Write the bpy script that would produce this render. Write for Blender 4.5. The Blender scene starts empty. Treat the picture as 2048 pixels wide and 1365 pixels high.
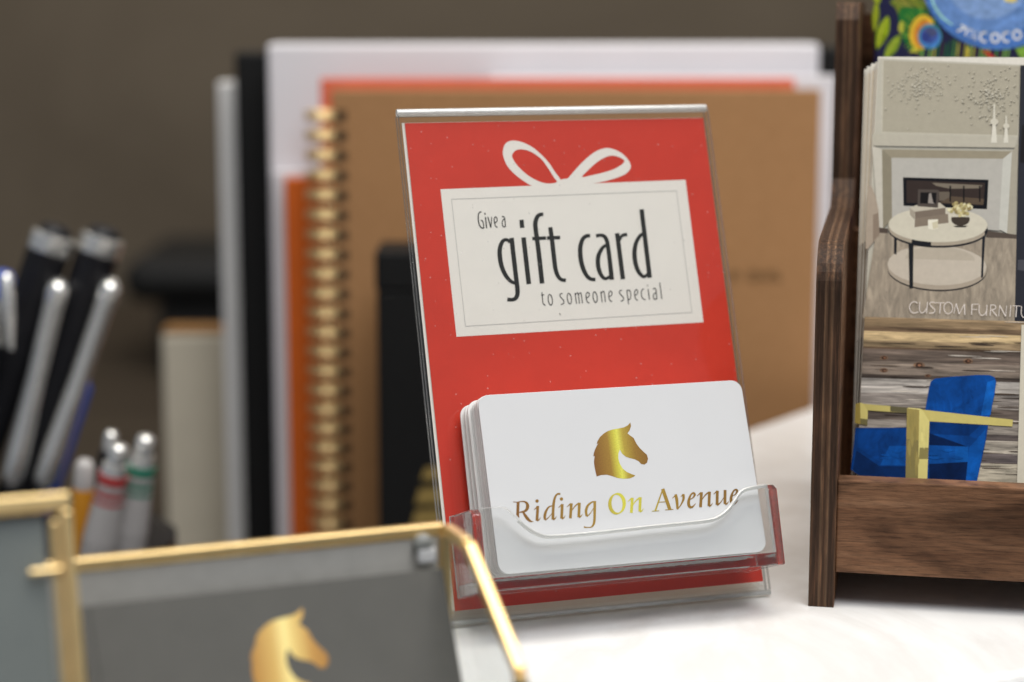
import bpy, bmesh, math, random
from mathutils import Vector as V, Matrix
from mathutils.geometry import tessellate_polygon
random.seed(7)
S = bpy.context.scene
COL = S.collection

# ------------------------------------------------------------------ camera
CAM_Z, PITCH, FPX = 0.182, 0.1632, 3998.0
cd = bpy.data.cameras.new('camera'); cam = bpy.data.objects.new('camera', cd); COL.objects.link(cam)
cam.location = (0, 0, CAM_Z); cam.rotation_euler = (math.pi/2 - PITCH, 0, 0)
cd.sensor_width = 36; cd.lens = FPX/2048*36; cd.clip_start = 0.02; cd.clip_end = 50
cd.dof.use_dof = True; cd.dof.focus_distance = 0.606; cd.dof.aperture_fstop = 5.5; cd.dof.aperture_blades = 9
S.camera = cam
# ------------------------------------------------------------------ world, lamps, exposure
W = bpy.data.worlds.new('World'); S.world = W; W.use_nodes = True
bg = W.node_tree.nodes['Background']; bg.inputs[0].default_value = (0.80, 0.88, 1.0, 1); bg.inputs[1].default_value = 0.20
def area(name, loc, target, sx, sy, watts, col):
    l = bpy.data.lights.new(name, 'AREA'); l.shape = 'RECTANGLE'; l.size = sx; l.size_y = sy
    l.energy = watts; l.color = col
    o = bpy.data.objects.new(name, l); COL.objects.link(o); o.location = loc
    o.rotation_euler = (V(target) - V(loc)).to_track_quat('-Z', 'Y').to_euler()
    return o
area('ceiling_light', (0.10, 0.45, 1.75), (0.05, 0.6, 0), 1.5, 0.9, 33, (1.0, 0.95, 0.87))
area('window_light', (0.75, -0.75, 2.25), (0.05, 0.6, 0.05), 1.5, 0.9, 37, (0.97, 0.98, 1.0))
area('wall_gradient_fill', (0.25, 2.02, 0.95), (0.25, 2.06, 0), 2.4, 0.08, 5.5, (1.0, 0.93, 0.82))  # added unseen light, grades the wall from brighter above to darker below
S.view_settings.view_transform = 'Standard'; S.view_settings.look = 'None'
S.view_settings.exposure = 0.06; S.view_settings.gamma = 1; S.view_settings.use_curve_mapping = False
S.render.engine = 'CYCLES'
cy = S.cycles
cy.use_denoising = True; cy.max_bounces = 16; cy.transmission_bounces = 14; cy.transparent_max_bounces = 24
cy.diffuse_bounces = 5; cy.glossy_bounces = 6; cy.caustics_refractive = True; cy.caustics_reflective = True
cy.sample_clamp_indirect = 8

# ------------------------------------------------------------------ picture rays -> points in the place
cP, sP = math.cos(PITCH), math.sin(PITCH)
CAM = V((0, 0, CAM_Z))
def ray(u, v):
    x = (u - 1024)/FPX; y = (682.5 - v)/FPX
    return V((x, cP + y*sP, -sP + y*cP))
def at_y(u, v, Y):
    d = ray(u, v); return CAM + d*(Y/d.y)
def at_z(u, v, z=0.0):
    d = ray(u, v); return CAM + d*((z - CAM_Z)/d.z)
def at_p(u, v, p, n):
    d = ray(u, v); return CAM + d*((p - CAM).dot(n)/d.dot(n))

# ------------------------------------------------------------------ materials
def lin(c):
    c = c/255.0
    return c/12.92 if c <= 0.04045 else ((c + 0.055)/1.055)**2.4
def rgb(r, g, b, E=0.8):
    return tuple(min(0.9, lin(c)/E) for c in (r, g, b)) + (1,)
class NT:
    def __init__(s, name):
        s.m = bpy.data.materials.new(name); s.m.use_nodes = True; s.t = s.m.node_tree
        s.p = s.t.nodes['Principled BSDF']; s.out = s.t.nodes['Material Output']
    def n(s, t, **k):
        x = s.t.nodes.new(t)
        for a, b in k.items():
            if a.startswith('i_'):
                key = a[2:]; key = int(key) if key.isdigit() else key.replace('_', ' ')
                x.inputs[key].default_value = b
            else: setattr(x, a, b)
        return x
    def l(s, a, b): s.t.links.new(a, b)
    def ramp(s, fac, stops, interp='LINEAR'):
        r = s.n('ShaderNodeValToRGB'); cr = r.color_ramp; cr.interpolation = interp
        while len(cr.elements) < len(stops): cr.elements.new(0.5)
        for e, (p, c) in zip(cr.elements, stops): e.position = p; e.color = c
        s.l(fac, r.inputs[0]); return r.outputs[0]
    def noise(s, scale=(1, 1, 1), detail=4, rough=0.6, dist=0.0, rot=(0, 0, 0)):
        tc = s.n('ShaderNodeTexCoord'); mp = s.n('ShaderNodeMapping')
        mp.inputs['Scale'].default_value = scale; mp.inputs['Rotation'].default_value = rot
        s.l(tc.outputs['Object'], mp.inputs[0])
        nz = s.n('ShaderNodeTexNoise', i_Scale=1.0, i_Detail=detail, i_Roughness=rough, i_Distortion=dist)
        s.l(mp.outputs[0], nz.inputs['Vector']); return nz.outputs['Fac']
    def mixc(s, fac, a, b, blend='MIX'):
        m = s.n('ShaderNodeMix', data_type='RGBA', blend_type=blend)
        for sock, val in ((m.inputs[0], fac), (m.inputs[6], a), (m.inputs[7], b)):
            if hasattr(val, 'links'): s.l(val, sock)
            else: sock.default_value = val
        return m.outputs[2]
    def bump(s, h, strength=0.2, dist=0.001):
        b = s.n('ShaderNodeBump', i_Strength=strength, i_Distance=dist); s.l(h, b.inputs['Height']); s.l(b.outputs[0], s.p.inputs['Normal'])
    def setp(s, **k):
        for a, b in k.items(): s.p.inputs[a.replace('_', ' ')].default_value = b
        return s
def plain(name, col, rough=0.5, metal=0.0, vary=0.06, nscale=120, bump=0.0, coat=0.0):
    t = NT(name); t.setp(Roughness=rough, Metallic=metal, Coat_Weight=coat, Coat_Roughness=0.1)
    f = t.noise((nscale,)*3, 5)
    dk = tuple(c*(1 - vary) for c in col[:3]) + (1,); lt = tuple(min(1, c*(1 + vary)) for c in col[:3]) + (1,)
    t.l(t.ramp(f, [(0.3, dk), (0.7, lt)]), t.p.inputs['Base Color'])
    if bump: t.bump(f, bump, 0.0004)
    return t.m
M = {}
M['white_plastic'] = plain('white_plastic', (0.625, 0.63, 0.64, 1), 0.22, 0, 0.01, 40)
M['card_edge'] = plain('card_edge_plastic', (0.70, 0.69, 0.68, 1), 0.4, 0, 0.01, 40)
M['red_print'] = plain('red_print', (0.56, 0.040, 0.021, 1), 0.45, 0, 0.05, 60)
M['paper_white'] = plain('paper_white', (0.76, 0.73, 0.68, 1), 0.5, 0, 0.015, 90)
M['ink_black'] = plain('ink_black', (0.018, 0.018, 0.016, 1), 0.5, 0, 0.2, 300)
M['ink_grey'] = plain('ink_grey', (0.45, 0.44, 0.42, 1), 0.5, 0, 0.05, 300)
M['black_cloth'] = plain('black_cover', (0.009, 0.009, 0.009, 1), 0.6, 0, 0.2, 300, 0.2)
M['black_cloth'].node_tree.nodes['Principled BSDF'].inputs['Specular IOR Level'].default_value = 0.2
M['black_gloss'] = plain('black_gloss', (0.012, 0.012, 0.014, 1), 0.25, 0, 0.2, 60)
M['grey_white'] = plain('grey_white_cover', (0.76, 0.75, 0.74, 1), 0.5, 0, 0.03, 40)
M['white_cover'] = plain('white_cover', (0.74, 0.72, 0.75, 1), 0.4, 0, 0.02, 25)
M['orange_cover'] = plain('orange_cover', (0.72, 0.15, 0.022, 1), 0.45, 0, 0.06, 60)
M['coral_cover'] = plain('coral_cover', (0.72, 0.16, 0.085, 1), 0.45, 0, 0.05, 60)
M['page_edge'] = plain('page_edge', (0.70, 0.66, 0.58, 1), 0.7, 0, 0.06, 700)
M['cream_box'] = plain('cream_box', (0.55, 0.50, 0.40, 1), 0.7, 0, 0.04, 50)
M['tan_card'] = plain('tan_card', (0.50, 0.25, 0.07, 1), 0.6, 0, 0.06, 60)
M['tan_dark'] = plain('tan_rim', (0.28, 0.135, 0.035, 1), 0.7, 0, 0.06, 60)
M['grey_card'] = plain('grey_card', (0.098, 0.096, 0.088, 1), 0.55, 0, 0.05, 90)
M['light_grey_board'] = plain('light_grey_board', (0.47, 0.455, 0.42, 1), 0.5, 0, 0.06, 200)
M['slate_board'] = plain('slate_board', (0.235, 0.242, 0.232, 1), 0.4, 0, 0.05, 60)
M['chrome'] = plain('chrome', (0.92, 0.91, 0.88, 1), 0.25, 0.82, 0.03, 60)
M['brass'] = plain('brass', (0.93, 0.68, 0.32, 1), 0.36, 0.85, 0.05, 220)
M['gold_wire'] = plain('gold_wire', (0.86, 0.66, 0.34, 1), 0.42, 0.75, 0.05, 150)
M['gold_ink'] = plain('gold_ink', (0.42, 0.29, 0.09, 1), 0.4, 0.4, 0.05, 150)
M['blue_plastic'] = plain('blue_plastic', (0.03, 0.09, 0.45, 1), 0.25, 0, 0.05, 60)
M['amber_plastic'] = plain('amber_plastic', (0.62, 0.26, 0.02, 1), 0.3, 0, 0.05, 60)
M['clear_white'] = plain('pearl_plastic', (0.42, 0.40, 0.39, 1), 0.25, 0, 0.05, 60)
M['red_plastic'] = plain('red_plastic', (0.45, 0.05, 0.05, 1), 0.3, 0, 0.05, 60)
M['green_plastic'] = plain('green_plastic', (0.03, 0.22, 0.14, 1), 0.3, 0, 0.05, 60)
M['teal_sticker'] = plain('teal_sticker', (0.10, 0.22, 0.22, 1), 0.4, 0, 0.05, 60)
M['floor'] = plain('dark_floor', (0.05, 0.047, 0.043, 1), 0.6, 0, 0.2, 4)

def spec(names, v):
    for n_ in names: M[n_].node_tree.nodes['Principled BSDF'].inputs['Specular IOR Level'].default_value = v
spec(('red_print', 'paper_white', 'ink_black', 'ink_grey', 'orange_cover', 'coral_cover', 'grey_card', 'black_gloss'), 0.18)
def m_kraft():
    t = NT('kraft_cover'); t.setp(Roughness=0.6)
    f = t.noise((260, 260, 260), 6); g = t.noise((9, 9, 9), 3)
    c = t.ramp(f, [(0.3, (0.355, 0.186, 0.080, 1)), (0.7, (0.415, 0.222, 0.099, 1))])
    c2 = t.ramp(g, [(0.3, (0.93, 0.93, 0.93, 1)), (0.7, (1.05, 1.04, 1.03, 1))])
    t.l(t.mixc(1.0, c, c2, 'MULTIPLY'), t.p.inputs['Base Color']); t.bump(f, 0.15, 0.0003); return t.m
M['kraft'] = m_kraft()
def m_wall():
    t = NT('taupe_wall'); t.setp(Roughness=0.85)
    f = t.noise((3, 3, 3), 6, 0.65, 0.6); g = t.noise((60, 60, 60), 3)
    t.l(t.ramp(f, [(0.3, (0.084, 0.064, 0.042, 1)), (0.7, (0.122, 0.096, 0.066, 1))]), t.p.inputs['Base Color'])
    t.bump(g, 0.2, 0.002); return t.m
M['wall'] = m_wall()
def m_desk():
    t = NT('dark_desk'); t.setp(Roughness=0.5)
    f = t.noise((3, 40, 40), 6)
    t.l(t.ramp(f, [(0.3, (0.030, 0.022, 0.015, 1)), (0.7, (0.050, 0.038, 0.026, 1))]), t.p.inputs['Base Color']); return t.m
M['desk'] = m_desk()
def m_marble():
    t = NT('white_marble'); t.setp(Roughness=0.28)
    f = t.noise((9, 9, 9), 8, 0.62, 1.6); g = t.noise((34, 20, 30), 6, 0.6, 0.8, (0, 0, 0.6)); h = t.noise((420, 420, 420), 2)
    veins = t.ramp(f, [(0.42, (0, 0, 0, 1)), (0.50, (1, 1, 1, 1)), (0.58, (0, 0, 0, 1))])
    base = t.ramp(g, [(0.3, (0.80, 0.795, 0.785, 1)), (0.65, (0.85, 0.85, 0.845, 1))])
    mv = t.n('ShaderNodeMath', operation='MULTIPLY', i_1=0.24); t.l(veins, mv.inputs[0])
    c = t.mixc(mv.outputs[0], base, (0.52, 0.48, 0.44, 1))
    sp = t.ramp(h, [(0.74, (0, 0, 0, 1)), (0.80, (0.35, 0.35, 0.35, 1))])
    t.l(t.mixc(sp, c, (0.42, 0.36, 0.30, 1)), t.p.inputs['Base Color']); return t.m
M['marble'] = m_marble()
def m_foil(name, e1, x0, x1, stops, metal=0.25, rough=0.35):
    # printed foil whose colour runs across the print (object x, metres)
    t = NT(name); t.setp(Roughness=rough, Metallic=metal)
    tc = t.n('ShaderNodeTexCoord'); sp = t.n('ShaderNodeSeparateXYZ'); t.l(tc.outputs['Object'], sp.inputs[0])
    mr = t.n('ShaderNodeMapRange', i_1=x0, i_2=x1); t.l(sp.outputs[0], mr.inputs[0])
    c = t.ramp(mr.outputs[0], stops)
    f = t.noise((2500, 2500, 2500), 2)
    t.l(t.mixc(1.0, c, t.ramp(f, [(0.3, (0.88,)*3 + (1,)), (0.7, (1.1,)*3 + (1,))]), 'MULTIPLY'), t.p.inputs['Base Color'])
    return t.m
def m_plyedge(axis=0):
    # stacked veneers of stained plywood, seen on a cut edge; object space of the stand
    t = NT('plywood_edge'); t.setp(Roughness=0.6)
    tc = t.n('ShaderNodeTexCoord'); sp = t.n('ShaderNodeSeparateXYZ'); t.l(tc.outputs['Object'], sp.inputs[0])
    wob = t.noise((120, 120, 14), 4)
    a = t.n('ShaderNodeMath', operation='MULTIPLY_ADD', i_1=1/0.0080, i_2=0.0); t.l(sp.outputs[axis], a.inputs[0])
    b = t.n('ShaderNodeMath', operation='MULTIPLY_ADD', i_1=0.05, i_2=-0.025); t.l(wob, b.inputs[0])
    s_ = t.n('ShaderNodeMath', operation='ADD'); t.l(a.outputs[0], s_.inputs[0]); t.l(b.outputs[0], s_.inputs[1])
    fr = t.n('ShaderNodeMath', operation='FRACT'); t.l(s_.outputs[0], fr.inputs[0])
    D, B, L = (0.046, 0.024, 0.014, 1), (0.088, 0.047, 0.026, 1), (0.135, 0.079, 0.046, 1)
    band = t.ramp(fr.outputs[0], [(0.0, B), (0.13, D), (0.33, D), (0.37, L), (0.46, B), (0.50, D), (0.60, B), (0.66, L), (0.73, D), (0.90, D), (0.96, B)])
    fine = t.noise((900, 900, 45), 5, 0.7)
    c = t.mixc(1.0, band, t.ramp(fine, [(0.3, (0.42,)*3 + (1,)), (0.52, (1.0,)*3 + (1,)), (0.72, (2.3, 2.1, 1.9, 1))]), 'MULTIPLY')
    t.l(c, t.p.inputs['Base Color']); t.bump(fine, 0.5, 0.0004); return t.m
M['plyedge'] = m_plyedge()
def m_wood():
    t = NT('stained_birch'); t.setp(Roughness=0.5)
    f = t.noise((16, 16, 260), 8, 0.7, 0.25); g = t.noise((10, 10, 38), 4, 0.6, 1.2); h = t.noise((120, 120, 1500), 4, 0.7)
    c = t.ramp(f, [(0.25, (0.088, 0.038, 0.018, 1)), (0.5, (0.185, 0.092, 0.048, 1)), (0.75, (0.265, 0.146, 0.082, 1))])
    d = t.ramp(g, [(0.36, (0.42, 0.40, 0.38, 1)), (0.50, (1.0, 1.0, 1.0, 1)), (0.75, (1.15, 1.13, 1.1, 1))])
    e = t.ramp(h, [(0.32, (0.5, 0.48, 0.46, 1)), (0.48, (0.95,)*3 + (1,)), (0.7, (1.32, 1.28, 1.24, 1))])
    t.l(t.mixc(1.0, t.mixc(1.0, c, d, 'MULTIPLY'), e, 'MULTIPLY'), t.p.inputs['Base Color']); t.bump(h, 0.3, 0.0003); return t.m
M['wood'] = m_wood()
def schlick(t, refl):
    ge = t.n('ShaderNodeNewGeometry'); dp = t.n('ShaderNodeVectorMath', operation='DOT_PRODUCT'); t.l(ge.outputs['Normal'], dp.inputs[0]); t.l(ge.outputs['Incoming'], dp.inputs[1])
    ab = t.n('ShaderNodeMath', operation='ABSOLUTE'); t.l(dp.outputs['Value'], ab.inputs[0])
    om = t.n('ShaderNodeMath', operation='SUBTRACT', i_0=1.0); t.l(ab.outputs[0], om.inputs[1])
    pw = t.n('ShaderNodeMath', operation='POWER', i_1=5.0); t.l(om.outputs[0], pw.inputs[0])
    k = t.n('ShaderNodeMath', operation='MULTIPLY_ADD', i_1=0.9*refl, i_2=0.04*refl); t.l(pw.outputs[0], k.inputs[0]); return k
def m_thin(name, tint, refl=1.0, dust=False):
    # a thin clear sheet: see-through, with the mirror image of the room on its faces
    t = NT(name); t.t.nodes.remove(t.p)
    tr = t.n('ShaderNodeBsdfTransparent', i_Color=tint); gl = t.n('ShaderNodeBsdfGlossy', i_Roughness=0.03)
    k = schlick(t, refl)
    mx = t.n('ShaderNodeMixShader'); t.l(k.outputs[0], mx.inputs[0]); t.l(tr.outputs[0], mx.inputs[1]); t.l(gl.outputs[0], mx.inputs[2])
    last = mx.outputs[0]
    if dust:
        tc = t.n('ShaderNodeTexCoord')
        vo = t.n('ShaderNodeTexVoronoi', i_Scale=620.0, i_Randomness=1.0); t.l(tc.outputs['Object'], vo.inputs['Vector'])
        rnd = t.n('ShaderNodeSeparateColor'); t.l(vo.outputs['Color'], rnd.inputs[0])
        gate = t.ramp(rnd.outputs[0], [(0.80, (0, 0, 0, 1)), (1.0, (0.17, 0.17, 0.17, 1))])
        lt = t.n('ShaderNodeMath', operation='LESS_THAN'); t.l(vo.outputs['Distance'], lt.inputs[0]); t.l(gate, lt.inputs[1])
        sm = t.noise((900, 300, 600), 5, 0.75, 2.5); cl = t.noise((40, 40, 40), 3)
        st = t.ramp(sm, [(0.66, (0, 0, 0, 1)), (0.74, (1, 1, 1, 1))]); cg = t.ramp(cl, [(0.52, (0, 0, 0, 1)), (0.66, (1, 1, 1, 1))])
        mm = t.n('ShaderNodeMath', operation='MULTIPLY'); t.l(st, mm.inputs[0]); t.l(cg, mm.inputs[1])
        m2 = t.n('ShaderNodeMath', operation='MULTIPLY', i_1=0.16); t.l(mm.outputs[0], m2.inputs[0])
        l2 = t.n('ShaderNodeMath', operation='MULTIPLY', i_1=0.20); t.l(lt.outputs[0], l2.inputs[0])
        mxm = t.n('ShaderNodeMath', operation='MAXIMUM'); t.l(l2.outputs[0], mxm.inputs[0]); t.l(m2.outputs[0], mxm.inputs[1])
        df = t.n('ShaderNodeBsdfDiffuse', i_Color=(0.82, 0.78, 0.74, 1))
        m3 = t.n('ShaderNodeMixShader'); t.l(mxm.outputs[0], m3.inputs[0]); t.l(last, m3.inputs[1]); t.l(df.outputs[0], m3.inputs[2]); last = m3.outputs[0]
    t.l(last, t.out.inputs[0]); return t.m
M['pane'] = m_thin('clear_acrylic_sheet', (0.985, 0.985, 0.98, 1), 0.8, True)
M['pane_plain'] = m_thin('clear_acrylic_back', (0.985, 0.988, 0.985, 1), 0.8)
M['glass_pane'] = m_thin('clear_glass_pane', (0.955, 0.97, 0.965, 1), 1.0)
def m_acrylic():
    t = NT('solid_acrylic'); t.setp(Roughness=0.02, IOR=1.49, Transmission_Weight=1.0); t.p.inputs['Base Color'].default_value = (0.99, 0.995, 0.99, 1)
    f = t.noise((260, 260, 260), 3); t.bump(f, 0.12, 0.0006)
    tr = t.n('ShaderNodeBsdfTransparent', i_Color=(0.97, 0.97, 0.96, 1)); mx = t.n('ShaderNodeMixShader', i_0=0.10)
    t.l(t.p.outputs[0], mx.inputs[1]); t.l(tr.outputs[0], mx.inputs[2]); t.l(mx.outputs[0], t.out.inputs[0]); return t.m
M['acrylic'] = m_acrylic()
def m_edge():
    t = NT('sawn_acrylic_edge'); t.t.nodes.remove(t.p)
    g = t.n('ShaderNodeBsdfGlossy', i_Roughness=0.15); d = t.n('ShaderNodeBsdfTransparent', i_Color=(0.94, 0.95, 0.94, 1)); w = t.n('ShaderNodeBsdfDiffuse', i_Color=(0.75, 0.75, 0.73, 1))
    a = t.n('ShaderNodeMixShader', i_0=0.35); b = t.n('ShaderNodeMixShader', i_0=0.25)
    t.l(d.outputs[0], a.inputs[1]); t.l(w.outputs[0], a.inputs[2]); t.l(a.outputs[0], b.inputs[1]); t.l(g.outputs[0], b.inputs[2]); t.l(b.outputs[0], t.out.inputs[0]); return t.m
M['acrylic_edge'] = m_edge()
def m_rim():  # diffuse white mixed in to paint the bright highlight along acrylic edges
    t = NT('acrylic_rim_highlight'); t.t.nodes.remove(t.p)
    g = t.n('ShaderNodeBsdfGlossy', i_Roughness=0.12); d = t.n('ShaderNodeBsdfTransparent', i_Color=(0.95, 0.96, 0.95, 1)); w = t.n('ShaderNodeBsdfDiffuse', i_Color=(0.88, 0.88, 0.87, 1)); tl = t.n('ShaderNodeBsdfTranslucent', i_Color=(0.80, 0.80, 0.78, 1))
    f = t.noise((60, 60, 60), 3)
    c = t.n('ShaderNodeMixShader', i_0=0.4); a = t.n('ShaderNodeMixShader'); b = t.n('ShaderNodeMixShader', i_0=0.14)
    t.l(t.ramp(f, [(0.3, (0.55,)*3 + (1,)), (0.7, (0.85,)*3 + (1,))]), a.inputs[0])
    t.l(w.outputs[0], c.inputs[1]); t.l(tl.outputs[0], c.inputs[2]); t.l(d.outputs[0], a.inputs[1]); t.l(c.outputs[0], a.inputs[2]); t.l(a.outputs[0], b.inputs[1]); t.l(g.outputs[0], b.inputs[2]); t.l(b.outputs[0], t.out.inputs[0]); return t.m
M['rim'] = m_rim()
def m_print(name, rough=0.32, grain=None, contrast=0.0):
    t = NT(name); t.setp(Roughness=rough)
    a = t.n('ShaderNodeVertexColor', layer_name='Col')
    c = a.outputs[0]
    if grain:
        f = t.noise(grain, 7, 0.68, 0.8)
        g = t.noise(tuple(x*0.35 for x in grain), 4, 0.6, 1.5)
        c = t.mixc(1.0, c, t.ramp(f, [(0.28, (1 - contrast,)*3 + (1,)), (0.72, (1 + contrast, 1 + contrast*0.95, 1 + contrast*0.85, 1))]), 'MULTIPLY')
        c = t.mixc(1.0, c, t.ramp(g, [(0.30, (1 - contrast*0.9,)*3 + (1,)), (0.7, (1 + contrast*0.7,)*3 + (1,))]), 'MULTIPLY')
    else:
        f = t.noise((420, 420, 420), 5, 0.7)
        c = t.mixc(1.0, c, t.ramp(f, [(0.3, (0.95,)*3 + (1,)), (0.7, (1.05,)*3 + (1,))]), 'MULTIPLY')
    t.l(c, t.p.inputs['Base Color']); return t.m
M['print'] = m_print('photo_print')
M['print_plank'] = m_print('photo_print_planks', 0.32, (60, 800, 60), 0.6)
M['print_floor'] = m_print('photo_print_floor', 0.32, (520, 150, 100), 0.3)
M['print_velvet'] = m_print('photo_print_velvet', 0.32, (140, 140, 140), 0.42)
M['print_leaf'] = m_print('leaf_print', 0.35, (500, 500, 160), 0.25)

spec(('kraft', 'wood', 'plyedge', 'desk', 'print', 'print_plank', 'print_floor', 'print_velvet', 'print_leaf'), 0.2)
# ------------------------------------------------------------------ mesh helpers
ROOTM = {}
class MB:
    def __init__(s): s.v = []; s.f = []; s.mi = []; s.c = []; s.cur = 0; s.col = (1, 1, 1, 1)
    def mat(s, i): s.cur = i; return s
    def face(s, idx): s.f.append(tuple(idx)); s.mi.append(s.cur); s.c.append(s.col)
    def add(s, pts):
        k = len(s.v); s.v += [V(p) for p in pts]; return k
    def poly(s, pts): 
        k = s.add(pts); s.face(range(k, k + len(pts))); return s
    def tess(s, loops):
        flat = [V(p) for lp in loops for p in lp]; k = s.add(flat)
        # flatten to 2-D for a robust fill
        for tri in tessellate_polygon([[V(p) for p in lp] for lp in loops]): s.face([k + i for i in tri])
        return s
    def frame_box(s, o, a, b, c):
        o, a, b, c = V(o), V(a), V(b), V(c)
        k = s.add([o, o + a, o + a + b, o + b, o + c, o + a + c, o + a + b + c, o + b + c])
        if a.cross(b).dot(c) < 0: q = [(0, 1, 2, 3), (4, 7, 6, 5), (0, 4, 5, 1), (1, 5, 6, 2), (2, 6, 7, 3), (3, 7, 4, 0)]
        else: q = [(3, 2, 1, 0), (5, 6, 7, 4), (1, 5, 4, 0), (2, 6, 5, 1), (3, 7, 6, 2), (0, 4, 7, 3)]
        for x in q: s.face([k + i for i in x])
        return s
    def box(s, x0, x1, y0, y1, z0, z1): return s.frame_box((x0, y0, z0), (x1 - x0, 0, 0), (0, y1 - y0, 0), (0, 0, z1 - z0))
    def prism(s, pts, vec):
        vec = V(vec); n = len(pts); pts = [V(p) for p in pts]
        k = s.add(pts); k2 = s.add([p + vec for p in pts])
        tris = tessellate_polygon([pts])
        if len(pts) > 4:
            for t in tris: s.face([k + i for i in t]); s.face([k2 + i for i in reversed(t)])
        else: s.face([k + i for i in range(n)]); s.face([k2 + i for i in reversed(range(n))])
        for i in range(n): j = (i + 1) % n; s.face([k + i, k2 + i, k2 + j, k + j])
        return s
    def tube(s, path, r, seg=12, cap=True):
        path = [V(p) for p in path]; n = len(path)
        rs = r if isinstance(r, (list, tuple)) else [r]*n
        up = None; rings = []
        for i, p in enumerate(path):
            t = (path[min(i + 1, n - 1)] - path[max(i - 1, 0)]).normalized()
            if up is None:
                up = t.orthogonal().normalized()
            up = (up - t*up.dot(t)).normalized(); b = t.cross(up)
            rings.append(s.add([p + (up*math.cos(2*math.pi*j/seg) + b*math.sin(2*math.pi*j/seg))*rs[i] for j in range(seg)]))
        for i in range(n - 1):
            for j in range(seg):
                j2 = (j + 1) % seg; s.face([rings[i] + j, rings[i] + j2, rings[i + 1] + j2, rings[i + 1] + j])
        if cap:
            s.face([rings[0] + j for j in reversed(range(seg))]); s.face([rings[-1] + j for j in range(seg)])
        return s
    def lathe(s, o, axis, prof, seg=28):
        # prof: list of (distance along the axis, radius)
        return s.tube([V(o) + V(axis)*d for d, r in prof], [max(r, 1e-5) for d, r in prof], seg)
    def build(s, name, mats, parent=None, smooth=False, bevel=0.0, bseg=2, auto=None):
        me = bpy.data.meshes.new(name); inv = Matrix.Identity(4)
        if parent is not None: inv = ROOTM[parent.name].inverted()
        me.from_pydata([inv @ p for p in s.v], [], s.f)
        for m in (mats if isinstance(mats, (list, tuple)) else [mats]): me.materials.append(m)
        me.polygons.foreach_set('material_index', s.mi)
        if any(c != (1, 1, 1, 1) for c in s.c):
            ca = me.color_attributes.new('Col', 'FLOAT_COLOR', 'CORNER')
            for pl, c in zip(me.polygons, s.c):
                for li in pl.loop_indices: ca.data[li].color = c
        bm = bmesh.new(); bm.from_mesh(me)
        bmesh.ops.recalc_face_normals(bm, faces=bm.faces); bm.to_mesh(me); bm.free()
        if smooth: me.shade_smooth()
        if auto is not None: me.shade_smooth(); me.set_sharp_from_angle(angle=auto)
        o = bpy.data.objects.new(name, me); COL.objects.link(o)
        if parent is not None:
            o.parent = parent; ROOTM[o.name] = ROOTM[parent.name]
        else: ROOTM[o.name] = Matrix.Identity(4)
        if bevel:
            b = o.modifiers.new('bevel', 'BEVEL'); b.width = bevel; b.segments = bseg; b.limit_method = 'ANGLE'; b.angle_limit = 0.6
        return o
def tag(o, label=None, cat=None, group=None, kind=None):
    if label: o['label'] = label
    if cat: o['category'] = cat
    if group: o['group'] = group
    if kind: o['kind'] = kind
    return o
def thing(name, label, cat, loc=(0, 0, 0), axes=None, group=None):
    o = bpy.data.objects.new(name, None); COL.objects.link(o); o.empty_display_size = 0.01
    m = Matrix.Translation(V(loc))
    if axes: m = m @ Matrix(axes).transposed().to_4x4()
    o.matrix_world = m; ROOTM[o.name] = m
    return tag(o, label, cat, group)

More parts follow.
